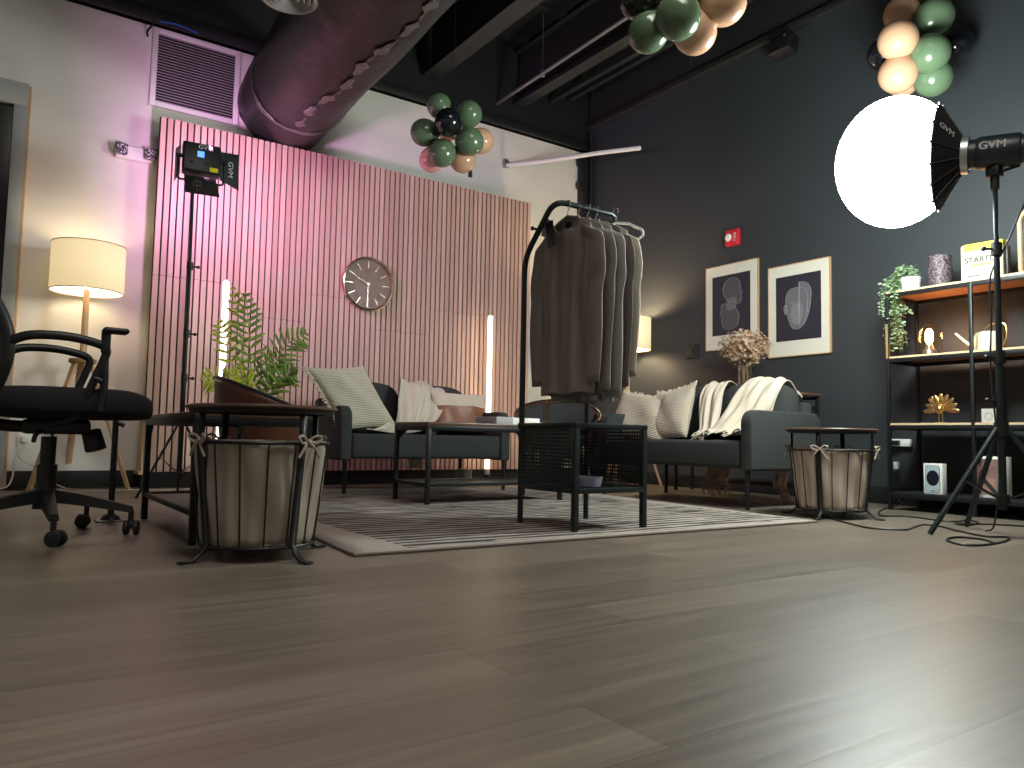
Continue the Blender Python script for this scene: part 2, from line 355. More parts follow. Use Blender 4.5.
B().tube([(0.01, .95, 0), (-.04, -1.1, 0), (-.2, -6.0, 0)], .018, 10).done('pipe', galv, pr)
B().cyl((.0, .2, 0), (.0, .2, .6), .004, n=6).cyl((0, .2, -.02), (0, .2, .03), .024).done('hanger_rod', galv, pr)

# door at far left
dr = B(); X0 = -1.1
dr.span((X0, YA - .06, 0), (X0 + .1, YA, 2.78), .004); dr.span((.062, YA - .06, 0), (.143, YA, 2.62), .004); dr.span((X0 + .1, YA - .06, 2.62), (.143, YA, 2.78), .004)
dr = struct(dr.done('door_1', grey_trim))
struct(B().span((X0 + .1, YA - .02, .02), (.062, YA + .0, 2.62)).done('door_leaf', dark_glass, dr))
struct(B().span((.143, YA - .05, 0), (.160, YA, 2.77), .003).done('door_casing_edge', pale_wood, dr))

# return air grille
g = thing('return_air_grille', 'large white return air grille high on the white wall', 'vent', (1.228, YA, 2.854))
f = B(); W, H = .65, .61
for a, b in (((-W / 2, -.03, 0), (-W / 2 + .04, 0, H)), ((W / 2 - .04, -.03, 0), (W / 2, 0, H)), ((-W / 2 + .04, -.03, 0), (W / 2 - .04, 0, .04)), ((-W / 2 + .04, -.03, H - .04), (W / 2 - .04, 0, H))): f.span(a, b, .004)
f.done('frame', white_p, g)
lv = B()
for k in range(24): lv.box((0, -.014, .05 + k * .0222), (W - .08, .016, .004), rot=(R(28), 0, 0))
lv.done('louvres', mat('grille_grey', (.40, .39, .40), .5), g)
B().span((-W / 2 + .03, -.004, .03), (W / 2 - .03, -.001, H - .03)).done('dark_duct_opening', black_paint, g)
tag(B().tube([(.885, 6.10, 3.56), (.89, 6.13, 3.46), (.86, 6.15, 3.40), (.865, 6.15, 3.36)], .008, 8, 14).done('loose_cable', black_plastic), 'short black cable end dangling beside the air grille', 'cable')
tag(B().tube([(.93, 6.085, 3.47), (1.05, 6.085, 3.485), (1.2, 6.09, 3.47)], .008, 8, 12).done('blue_cable', mat('blue_pvc', (.02, .08, .35), .5)), 'short blue cable lying along the top of the air grille', 'cable')

# emergency light
e = thing('emergency_light', 'white twin head emergency light on the white wall beside the slat panel', 'emergency light', (.825, YA, 2.40))
B().span((-.13, -.055, 0), (.13, 0, .1), .012, 3).done('housing', white_p, e)
for sx in (-1, 1):
    hd = B().box((sx * .10, -.085, .055), (.085, .05, .085), .012, 3, (0, 0, R(sx * -12))).done('lamp_head', dots, e)
# wall outlet lower left
o = thing('wall_outlet', 'white wall socket with a plug low on the white wall', 'outlet', (.25, YA, .31))
B().span((-.04, -.008, -.06), (.04, 0, .06), .003).done('cover_plate', white_p, o)
B().span((-.02, -.045, .0), (.03, -.008, .045), .008).done('plug', white_p, o)
# curtain rod in the corner
rod = thing('white_rod', 'long white rod mounted across the corner below the ceiling', 'rod', (4.15, 6.17, 3.11))
B().tube([(0, 0, 0), (.25, -.38, -.005), (.49, -.78, .0), (.70, -1.14, -.01)], .021, 14, 20).sph((.70, -1.14, -.01), .0215).done('rod', white_p, rod)
B().box((-.01, .012, .02), (.05, .03, .09), .006).tube([(0, .0, .05), (.01, -.03, .02), (0, -.02, -.03)], .006, 6, 8).done('bracket', galv, rod)
# fire alarm, switch, camera on the dark wall
fa = thing('fire_alarm', 'red fire alarm strobe high on the dark wall above the left picture', 'fire alarm', (XB, 4.225, 2.075), -PI / 2)
B().span((-.068, -.045, 0), (.068, 0, .14), .008, 3).done('housing', red, fa)
B().sph((-.03, -.046, .075), (.034, .018, .034)).done('strobe_lens', lens_w, fa)
text('FIRE', .042, white_ink, fa, Matrix.Translation((.038, -.0465, .07)) @ FRONT @ Matrix.Rotation(PI / 2, 4, 'Z'))
sw = thing('wall_switch', 'black switch plate on the dark wall left of the pictures', 'switch', (XB, 4.69, 1.145), -PI / 2)
B().span((-.075, -.012, 0), (.075, 0, .13), .004).done('plate', black_plastic, sw); B().box((.01, -.018, .065), (.016, .014, .03), .003).done('toggle', black_plastic, sw)
ws = thing('wall_speaker', 'small black speaker mounted high on the dark wall', 'speaker', (XB, 3.66, 3.5), -PI / 2)
B().box((0, -.10, .07), (.19, .13, .15), .012, 3, (R(-12), 0, 0)).done('cabinet', black_plastic, ws); B().span((-.03, -.05, .03), (.03, 0, .12), .004).cyl((.06, -.17, .12), (.06, -.165, .12), .01).done('bracket', galv, ws)

# ------------------------------------------------------------------ slat partition
SX0, SX1, SY, SZ0, SZ1 = .95, 4.30, 5.95, .115, 2.70
NS = 71; PT = (SX1 - SX0) / NS
sp = thing('slat_partition', 'tall wood slat partition standing in front of the white wall', 'partition', (SX0, SY, 0))
sl = B()
for k in range(NS):
    x = (k + .5) * PT; zs = 1.53 if (k // 12) % 2 == 0 else 1.30
    sl.span((x - PT * .39, 0, SZ0), (x + PT * .39, .016, zs - .0008), .002, 1); sl.span((x - PT * .39, 0, zs + .0008), (x + PT * .39, .016, SZ1), .002, 1)
sl.done('slats', slat_mat(PT), sp)
B().span((0, .016, SZ0), (SX1 - SX0, .032, SZ1)).done('backing_board', black_fabric, sp)
st = B()
for x in (.05, 1.1, 2.2, 3.3): st.span((x - .02, .032, 0), (x + .02, .10, SZ1 - .02))
st.done('rear_studs', pale_wood, sp)
B().poly([(-.005, 0, SZ0), (-.005, .2, SZ0 + .02), (-.005, .02, .55)], (.02, 0, 0)).span((-.02, -.005, SZ0 - .02), (.03, .2, SZ0 + .005)).done('side_brace', pale_wood, sp)
B().span((-.0, .02, 0), (3.3, .09, SZ0)).done('plinth', black_paint, sp)

# clock
ck = thing('wall_clock', 'round brown wall clock with a gold rim on the slat partition', 'clock', (2.607, SY, 1.672))
MX = Matrix.Rotation(PI / 2, 4, 'X')
B().lathe([(.208, .0), (.228, .0), (.228, .045), (.222, .05), (.212, .045), (.208, .03), (.208, 0)], 56, M=MX).done('rim', gold, ck)
B().lathe([(0, .012), (.21, .012), (.21, .0), (0, 0)], 48, M=MX).done('dial', mat('clock_dial', (.13, .082, .06), .45, var=((.19, .13, .10), 12, (1, 1, 1))), ck)
mk = B()
for k in range(12):
    a = k * PI / 6; c = V((math.sin(a), 0, math.cos(a))); mk.bar(c * .135 + V((0, -.014, 0)), c * .195 + V((0, -.014, 0)), .006, .006)
mk.done('hour_marks', gold, ck)
B().bar((0, -.02, -.02), (0.0, -.02, -.17), .007, .003).done('minute_hand', gold, ck)
B().bar((.02, -.024, -.012), (-.115, -.024, .055), .008, .003).cyl((0, -.03, 0), (0, -.012, 0), .012).done('hour_hand', gold, ck)

# ------------------------------------------------------------------ duct + diffuser
dm = V((1.858, 5.55, 3.055)); dd = V((.088, .994, .045)).normalized(); RD = .3685
dct = thing('air_duct', 'large round black wrapped air duct running under the ceiling', 'duct', dm)
q = dd.to_track_quat('Z', 'Y').to_matrix().to_4x4()
def duct_fn(u, v):
    a = 2 * PI * u; z = -7.4 + 8.0 * v
    r = RD * (1 + .012 * math.sin(3 * a + z * 2.3) + .010 * math.sin(7 * a - 5 * z)) 
    return q @ V((r * math.cos(a), r * math.sin(a), z))
B().grid(duct_fn, 56, 130, cu=True).done('duct_wrap', duct_m, dct)
tp = B(); tw = random.Random(3)
def ring_seg(z0, a0, a1, w, jag):
    def fn(u, v):
        a = a0 + (a1 - a0) * u; r = RD * 1.012 + .007 * tw.random(); z = z0 + (v - .5) * (w + jag * math.sin(u * 37) * .5) + .012 * math.sin(u * 21)
        return q @ V((r * math.cos(a), r * math.sin(a), z))
    tp.grid(fn, 50, 4)
ring_seg(.03, R(-170), R(170), .05, .05)
for a0, z0, z1 in ((R(-8), -3.4, .0), ):
    def fn2(u, v):
        z = z0 + (z1 - z0) * u; a = A0 + dA * (.24 - .34 * u) + (v - .5) * (.10 + .09 * math.sin(u * 53) + .05 * math.sin(u * 131)) + .05 * math.sin(u * 17); r = RD * 1.012 + .010 * tw.random()
        return q @ V((r * math.cos(a), r * math.sin(a), z))
DOWN = q.inverted().to_3x3() @ V((0, 0, -1)); A0 = math.atan2(DOWN.y, DOWN.x)
RIGHT = q.inverted().to_3x3() @ V((1, 0, 0)); AR = math.atan2(RIGHT.y, RIGHT.x)
dA = (AR - A0 + PI) % (2 * PI) - PI
z0, z1 = -2.6, -.1
tp.grid(fn2, 90, 4)
tp.done('foil_tape', foil, dct, solid=.002)
df = thing('ceiling_diffuser', 'round ringed ceiling air diffuser left of the duct', 'vent', (1.165, 3.75, 2.61))
b = B(); b.lathe([(.132, .0), (.146, .0), (.14, .03), (.085, .12), (.085, 1.6)], 36)
b.done('housing', mat('diffuser_grey', (.24, .22, .22), .4), df)
b = B()
for r in (.033, .061, .089, .115): b.lathe([(r, .012), (r + .015, -.004), (r + .018, .0), (r + .003, .02), (r, .012)], 32)
b.done('cone_rings', mat('diffuser_ring', (.42, .38, .38), .35), df)

# ------------------------------------------------------------------ balloons
def balloon(c, r, m, parent, to):
    d = (V(to) - V(c)); d = d.normalized() if d.length > 1e-4 else V((0, 0, -1))
    M = d.to_track_quat('Z', 'Y').to_matrix().to_4x4()
    prof = [(0, -r * .98)] + [(r * math.cos(t) * 1.0, r * math.sin(t) * (1. if t < 0 else 1.16)) for t in [R(-80 + 160 * k / 18) for k in range(19)]] + [(r * .09, r * 1.19), (r * .06, r * 1.24), (r * .12, r * 1.30), (0, r * 1.31)]
    return B().lathe(prof, 28, c, M).done('balloon', m, parent, 60)
def cluster(label, centre, L, top, group='balloon clusters under the ceiling'):
    t = thing('balloon_cluster', label, 'balloons', centre, 0, group); cx = V(centre)
    for c, r, m in L: balloon(V(c) - cx, r * .97, m, t, (0, 0, 0))
    B().tube([(0, 0, .02), (0, 0, top - centre[2])], .002, 5).done('string', black_plastic, t)
    return t
C1 = [((2.585, 4.733, 2.784), .093, green_b), ((2.755, 4.597, 2.721), .098, green_b), ((2.567, 4.56, 2.601), .1, black_b), ((2.497, 4.787, 2.58), .101, green_b), ((2.588, 4.678, 2.415), .1, green_b), ((2.745, 4.561, 2.504), .103, green_b), ((2.898, 4.657, 2.575), .097, peach_b), ((2.6, 4.852, 2.422), .095, pink_b), ((2.776, 4.706, 2.419), .098, peach_b), ((2.72, 4.83, 2.68), .09, pink_b)]
t = cluster('cluster of sage, black and peach balloons hanging in front of the white wall', (2.68, 4.70, 2.58), C1, ZC)
B().tube([(.15, .0, -.05), (.165, -.0, -.17), (.16, 0, -.24)], .012, 8, 8).cyl((.16, 0, -.245), (.16, 0, -.275), .016).done('dangling_ribbon', black_plastic, t)
C2 = [((2.301, 2.337, 2.182), .09, green_b), ((2.333, 2.192, 2.199), .1, green_b), ((2.507, 2.253, 2.213), .098, peach_b), ((2.567, 2.142, 2.319), .1, peach_b), ((2.30, 2.40, 2.36), .086, black_b), ((2.439, 2.222, 2.417), .096, green_b)]
t = cluster('nearest cluster of dark green and peach balloons at the top edge', (2.42, 2.26, 2.29), C2, ZC)
B().tube([(.10, .03, -.17), (.11, .04, -.26), (.115, .03, -.33), (.135, .03, -.38)], .003, 6, 10).done('dangling_ribbon', black_plastic, t)
C3 = [((3.928, 2.081, 2.709), .096, peach_b), ((3.971, 1.936, 2.64), .103, green_b), ((3.746, 2.008, 2.474), .101, peach_b), ((3.865, 1.908, 2.396), .101, green_b), ((3.804, 2.042, 2.325), .1, peach_b), ((3.964, 1.944, 2.313), .099, green_b), ((3.861, 2.146, 2.493), .088, black_b), ((4.184, 1.918, 2.549), .078, black_b), ((3.953, 2.095, 2.357), .09, peach_b)]
C3 = [((c[0] * 1.2, c[1] * 1.2, .4 + (c[2] - .4) * 1.2), r * 1.2, m) for c, r, m in C3]
cluster('cluster of pale green and cream peach balloons above the glowing softbox', (4.69, 2.436, 2.92), C3, ZC)

# ------------------------------------------------------------------ rug
rg = thing('area_rug', 'cream rug with broken dark stripes under the seating group', 'rug', (2.40, 2.39, 0))
b = B()
def rugp(u, v):
    y = 3.15 * v; x0 = -1.36 + .10 * y; x1 = 1.16 + .11 * y
    return V((x0 + (x1 - x0) * u, y - .012 * (u - .5) * 2, .006 + .0015 * math.sin(u * 9 + v * 5)))
b.grid(rugp, 30, 40).done('pile', rug_m, rg, solid=.010)
ed = B(); e = [rugp(i / 12, 0) for i in range(13)] + [rugp(1, i / 12) for i in range(1, 13)] + [rugp(1 - i / 12, 1) for i in range(1, 13)] + [rugp(0, 1 - i / 12) for i in range(1, 12)]
ed.tube([V((p.x, p.y, .006)) for p in e], .006, 6, closed=True).done('bound_edge', mat('rug_binding', (.20, .16, .14), .9), rg)

# ------------------------------------------------------------------ sofas
def make_sofa():
    s = thing('loveseat_sofa', '', 'sofa')
    W, D, T = 1.38, .74, .085
    B().span((-W / 2 + T, -D / 2, .245), (W / 2 - T, D / 2 - .06, .418), .03, 4).done('seat', sofa_f, s)
    for sx in (-1, 1):
        a = B(); x0 = sx * (W / 2 - T); x1 = sx * W / 2
        pr = []; y0, y1, z0, z1, r = -D / 2, D / 2 - .02, .235, .605, .085
        for cx, cz, a0 in ((y1 - r, z1 - r, 0), (y0 + r, z1 - r, 90)):
            for k in range(9): t = R(a0 + k * 90 / 8); pr.append((cx + r * math.cos(t), cz + r * math.sin(t)))
        pr += [(y0, z0 + .01), (y0 + .01, z0), (y1 - .01, z0), (y1, z0 + .01)]
        tb = bmesh.new(); n = len(pr); A = [tb.verts.new((x0, y, z)) for y, z in pr]; C = [tb.verts.new((x1, y, z)) for y, z in pr]
        tb.faces.new(A); tb.faces.new(C[::-1])
        for i in range(n): tb.faces.new((A[i], C[i], C[(i + 1) % n], A[(i + 1) % n]))
        bmesh.ops.recalc_face_normals(tb, faces=tb.faces)
        bmesh.ops.bevel(tb, geom=[e for e in tb.edges if abs((e.verts[0].co - e.verts[1].co).x) < 1e-6 and any(len(f.verts) > 4 for f in e.link_faces)], offset=.016, segments=3, profile=.5, affect='EDGES')
        a.merge(tb); a.done('armrest', sofa_f, s)
    B().box((0, D / 2 - .05, .46), (W - 2 * T, .09, .44), .03, 4, (R(-6), 0, 0)).done('back_frame', sofa_f, s)
    for sx in (-1, 1):
        def pf(v, sx=sx):
            x, y, z = v; k = lambda a, p: math.copysign(abs(a) ** p, a)
            return V((k(x, .55), k(y, .7), k(z, .55) + .04 * math.cos(x * 1.6)))
        B().sph((sx * .305, .175, .605), (.305, .105, .20), 32, 20, Matrix.Rotation(R(-14), 4, 'X'), pf).done('back_cushion', sofa_f, s, 80)
    for sx in (-1, 1):
        for y in (-D / 2 + .02, D / 2 - .075): B().cyl((sx * (W / 2 - .045), y, 0), (sx * (W / 2 - .045), y, .25), .013, .017, 12).done('leg', black_metal, s)
    return s
so = make_sofa(); so.location = (2.67, 5.24, 0)
tag(so, 'dark grey loveseat against the slat partition behind the coffee table', 'sofa', 'dark grey loveseats')
s2 = copy_tree(so); s2.location = (4.175, 3.66, 0); s2.rotation_euler.z = -PI / 2
tag(s2, 'dark grey loveseat along the dark wall under the pictures', 'sofa', 'dark grey loveseats')

# ------------------------------------------------------------------ pillows
def pillow(name, label, loc, rot, w, h, t, m, parts=None, group=None, fringe=None, shear=0):
    o = thing(name, label, 'pillow', loc, 0, group); o.rotation_euler = [R(a) for a in rot]
    rnd = random.Random(len(label))
    ph = [rnd.uniform(0, 6) for _ in range(6)]
    def surf(sgn, z0=-1, z1=1):
        def fn(u, v):
            a = 2 * u - 1; c = z0 + (z1 - z0) * v
            k = max(0, (1 - a * a) * (1 - c * c)); th = t * k ** .42
            px = a * w / 2 * (1 - .09 * (1 - c * c)); pz = c * h / 2 * (1 - .09 * (1 - a * a))
            wr = .010 * math.sin(5 * a + 3 * c + ph[0]) * k + .006 * math.sin(11 * a * c + ph[1] + 4 * a) * k
            return V((px - shear * pz, sgn * (th / 2) + wr, pz))
        return fn
    if parts is None:
        B().grid(surf(-1), 28, 28).grid(surf(1), 28, 28).done('cover', m, o, 80)
    else:
        for nm, mm, a, b_ in parts: B().grid(surf(-1, a, b_), 28, 18).grid(surf(1, a, b_), 28, 18).done(nm, mm, o, 80)
    if fringe:
        f1 = surf(0)
        for side in fringe:
            fb = B()
            for k in range(46):
                q_ = (k + .5) / 46; u, v = {'l': (0, q_), 'r': (1, q_), 't': (q_, 1), 'b': (q_, 0)}[side]
                p = f1(u, v); d = {'l': V((-1, 0, 0)), 'r': V((1, 0, 0)), 't': V((0, 0, 1)), 'b': V((0, 0, -1))}[side]
                fb.tube([p - d * .004, p + d * .012 + V((0, rnd.uniform(-.004, .004), rnd.uniform(-.006, .006))), p + d * .024 + V((rnd.uniform(-.006, .006), rnd.uniform(-.008, .008), rnd.uniform(-.01, .01)))], [.006, .0045], 5)
            fb.done('fringe', cream, o)
    return o
pillow('striped_pillow', 'large cream ribbed pillow leaning on the left arm of the far loveseat', (2.125, 5.03, .665), (-14, -5, 4), .44, .47, .15, ribbed, fringe='l', shear=.42)
pillow('two_tone_pillow', 'cream and rust two tone pillow on the far loveseat', (3.10, 5.20, .60), (-16, 1, -2), .50, .33, .14, None, parts=(('leather_half', rust, -1, .22), ('cotton_half', cream, .22, 1)))
pillow('fringed_pillow', 'cream ribbed pillow beside the clothes rack on the right loveseat', (4.08, 4.17, .575), (-24, 8, -82), .56, .37, .16, ribbed2, fringe='t', group='cream pillows on the right loveseat')
pillow('fringed_pillow', 'cream fringed pillow standing upright nearer the throw on the right loveseat', (4.12, 3.92, .595), (-20, -8, -94), .42, .41, .15, ribbed2, fringe='t', group='cream pillows on the right loveseat')

# ------------------------------------------------------------------ throws
def drape(name, label, path, wvec, m, width=.45, folds=5, amp=.02, fringe=True, nU=60, nV=48, wf=None, seed=1, path2=None, lift=0.):
    rnd = random.Random(seed); P = catmull(path, nU); w = V(wvec).normalized(); ph = [rnd.uniform(0, 6) for _ in range(6)]; fr = [folds * rnd.uniform(.6, 1.5) for _ in range(3)]
    P2 = catmull(path2, nU) if path2 else None; base = P[0]; bb = V((base.x, base.y, 0)); o = thing(name, label, 'blanket', bb)
    def fn(u, v):
        i = min(int(u * nU), nU - 1); p = P[i].lerp(P[i + 1], u * nU - i); tg = (P[min(i + 2, nU)] - P[max(i - 1, 0)]).normalized()
        wv = (P2[i].lerp(P2[i + 1], u * nU - i) - p) if P2 else w * (width * (wf(u) if wf else 1)); n = wv.normalized().cross(tg).normalized()
        if P2: p = p + wv * .5
        if n.x + n.y * .6 > .2 and n.z < .3: n = -n
        if n.z < -.3: n = -n
        a = v - .5; am = amp * (.45 + .75 * u)
        f = am * (math.sin(a * fr[0] * 2 * PI + ph[0] + 2.6 * math.sin(u * 3 + ph[1])) + .6 * math.sin(a * fr[1] * 4.3 + ph[2] + u * 7) + .45 * math.sin(a * fr[2] * 11 + ph[3] - u * 9)) + am + lift
        return p + wv * (a * (1 + .10 * math.sin(u * 7 + ph[4]))) + wv.normalized() * .010 * math.sin(u * 9 + ph[5]) + n * f - bb
    B().grid(fn, nU, nV).done('blanket_cloth', m, o, 80, solid=.005)
    if fringe:
        for e in (0, 1):
            fb = B()
            for k in range(26):
                p = fn(e, (k + .5) / 26); tg = (fn(1, .5) - fn(.97, .5)).normalized() if e else (fn(0, .5) - fn(.03, .5)).normalized()
                fb.tube([p - tg * .006, p + tg * .03 + V((rnd.uniform(-.008, .008), rnd.uniform(-.008, .008), -.004)), p + tg * .055 + V((rnd.uniform(-.012, .012), rnd.uniform(-.012, .012), -.008))], [.004, .002], 5)
            fb.done('fringe', m if m is tan_fringe else cream, o)
    return o
# throw on far loveseat
drape('throw_blanket', 'beige throw bunched over the back of the far loveseat beside the two tone pillow', [(2.83, 5.50, .72), (2.82, 5.44, .79), (2.81, 5.36, .815), (2.79, 5.27, .77), (2.75, 5.20, .66), (2.69, 5.13, .54), (2.58, 5.06, .46), (2.42, 4.99, .445), (2.28, 4.97, .44)], (1, .12, -.12), beige, .33, 2.4, .017, wf=lambda u: .75 + .55 * math.sin(PI * min(1, u * 1.25)) * (1 - .6 * u), seed=5, fringe=False)
drape('throw_tail', 'tan end of a throw hanging down behind the far loveseat', [(2.90, 5.63, .50), (2.90, 5.64, .35), (2.92, 5.62, .22), (2.93, 5.62, .15)], (1, 0, 0), beige, .16, 2, .014, seed=9, fringe=False, nU=20, nV=14)
# throw on right loveseat
drape('throw_blanket', 'narrow cream throw hanging down the back cushions of the right loveseat', [(4.50, 3.69, .72), (4.44, 3.69, .80), (4.36, 3.69, .822), (4.26, 3.67, .74), (4.19, 3.63, .61), (4.13, 3.58, .50), (4.05, 3.55, .44), (3.98, 3.53, .432)], (.05, 1, 0), cream, .26, 3, .012, seed=3, wf=lambda u: 1. - .55 * u)
drape('swagged_throw', 'wide cream throw swagged diagonally across the right loveseat down to its seat', [(4.48, 3.30, .76), (4.38, 3.36, .818), (4.29, 3.42, .74), (4.21, 3.47, .62), (4.13, 3.50, .52), (4.05, 3.52, .44), (3.96, 3.52, .432)], (0, 1, 0), cream, .27, 3, .013, seed=6, lift=.028, path2=[(4.47, 3.12, .73), (4.37, 3.12, .79), (4.26, 3.11, .68), (4.19, 3.09, .56), (4.12, 3.09, .48), (4.03, 3.10, .437), (3.94, 3.12, .432)])
drape('throw_tail', 'pinkish fringed throw end hanging under the right loveseat near its middle', [(4.50, 3.81, .40), (4.51, 3.81, .25), (4.50, 3.82, .12), (4.49, 3.81, .07)], (0, 1, 0), tan_fringe, .24, 4, .014, seed=12, nU=20, nV=24)
drape('throw_tail', 'pinkish tapered throw end hanging under the near end of the right loveseat', [(4.50, 3.29, .40), (4.51, 3.28, .25), (4.50, 3.25, .12), (4.49, 3.23, .06)], (0, 1, 0), tan_fringe, .15, 3, .014, seed=13, nU=20, nV=20, wf=lambda u: 1 - .6 * u)

# ------------------------------------------------------------------ metal tables (coffee table + end table share a model)
def make_table(L=1.0, D=.44):
    t = thing('metal_table', '', 'table')
    B().span((-L / 2, -D / 2, .458), (L / 2, D / 2, .478), .004).done('tabletop', brown_top, t)
    f = B(); w = .026
    for y in (-D / 2 + w / 2, D / 2 - w / 2): f.box((0, y, .444), (L, w, .028), .003); f.box((0, y, .112), (L - .02, .02, .022), .003)
    for x in (-L / 2 + w / 2, L / 2 - w / 2): f.box((x, 0, .444), (w, D - .04, .028), .003); f.box((x, 0, .112), (.02, D - .04, .022), .003)
    for sx in (-1, 1):
        for sy in (-1, 1):
            p = V((sx * (L / 2 - .026), sy * (D / 2 - .013), .43)); f.poly([p, p + V((-sx * .055, 0, 0)), p + V((0, 0, -.055))], (0, -sy * .01, 0))
    f.done('frame', black_metal, t)
    B().span((-L / 2 + .02, -D / 2 + .01, .108), (L / 2 - .02, D / 2 - .01, .114)).done('mesh_shelf', perf, t)
    for sx in (-1, 1):
        for sy in (-1, 1): B().box((sx * (L / 2 - .013), sy * (D / 2 - .013), .222), (.026, .026, .444), .003).done('leg', black_metal, t)
    return t
ct = make_table(); ct.location = (2.63, 4.15, .012); tag(ct, 'black metal coffee table with brown top on the striped rug', 'table', 'black metal tables with brown tops')
et = copy_tree(ct); et.location = (.85, 3.41, 0); et.rotation_euler.z = PI / 2
tag(et, 'black metal table with lower mesh shelf behind the left wire basket', 'table', 'black metal tables with brown tops')
bk = thing('white_box', 'flat white box lying on the coffee table', 'box', (2.83, 4.13, .4905), R(8))
B().span((-.19, -.10, 0), (.19, .10, .046), .003).done('lid_sleeve', paper, bk); B().span((-.193, -.102, .0), (-.05, .102, .0475), .003).done('grey_band', mat('grey_board', (.40, .40, .40), .7), bk)
bk = thing('paper_booklet', 'white booklet on the right end of the coffee table behind the rack', 'booklet', (3.02, 4.02, .4905), R(-14))
B().span((-.08, -.06, 0), (.08, .06, .018), .002).done('pages', paper, bk)

# ------------------------------------------------------------------ armchairs
def make_armchair():
    c = thing('bentwood_armchair', '', 'armchair')
    def top(a): return .50 + .21 * max(0., math.cos(a * .62)) ** 1.7
    A1 = R(128)
    def shell(off):
        def fn(u, v):
            a = -A1 + 2 * A1 * u; zb = .30; z = zb + (top(a) - zb) * v; r = .26 + .055 * v + off
            return V((r * 1.06 * math.sin(a), r * math.cos(a), z))
        return fn
    s = B(); s.grid(shell(0), 48, 10); s.done('wood_shell', leather, c, 60, solid=.022)
    def pad(u, v):
        a = -R(72) + 2 * R(72) * u; z = .42 + (top(a) - .44) * v; k = (max(0, 1 - (2 * u - 1) ** 2) * max(0, 1 - (2 * v - 1) ** 2)) ** .4; r = .235 + .055 * v - .05 * k
        return V((r * 1.06 * math.sin(a), r * math.cos(a), z))
    B().grid(pad, 30, 12).done('back_pad', sofa_f, c, 80, solid=.012)
    def sq(v): k = lambda a, p: math.copysign(abs(a) ** p, a); return V((k(v.x, .6), k(v.y, .6), k(v.z, .5)))
    B().sph((0, -.03, .385), (.255, .25, .055), 28, 14, None, sq).done('seat', sofa_f, c, 80)
    rim = B(); rim.tube([V(shell(0)(i / 48, 1)) for i in range(49)], .013, 8); rim.done('top_rail', black_plastic, c)
    for sx in (-1, 1):
        for sy in (-1, 1): B().tube([(sx * .19, sy * .17, .34), (sx * .27, sy * .25, 0)], [.019, .011], 10).done('leg', tan_wood, c)
    return c
ac = make_armchair(); ac.location = (1.42, 4.60, .013); ac.rotation_euler.z = R(78)
tag(ac, 'rounded bentwood armchair behind the left wire basket table with its back to the lamp', 'armchair', 'bentwood armchairs')
a2 = copy_tree(ac); a2.location = (3.70, 4.72, .013); a2.rotation_euler.z = R(-38)
tag(a2, 'bentwood armchair in the corner behind the clothes rack', 'armchair', 'bentwood armchairs')

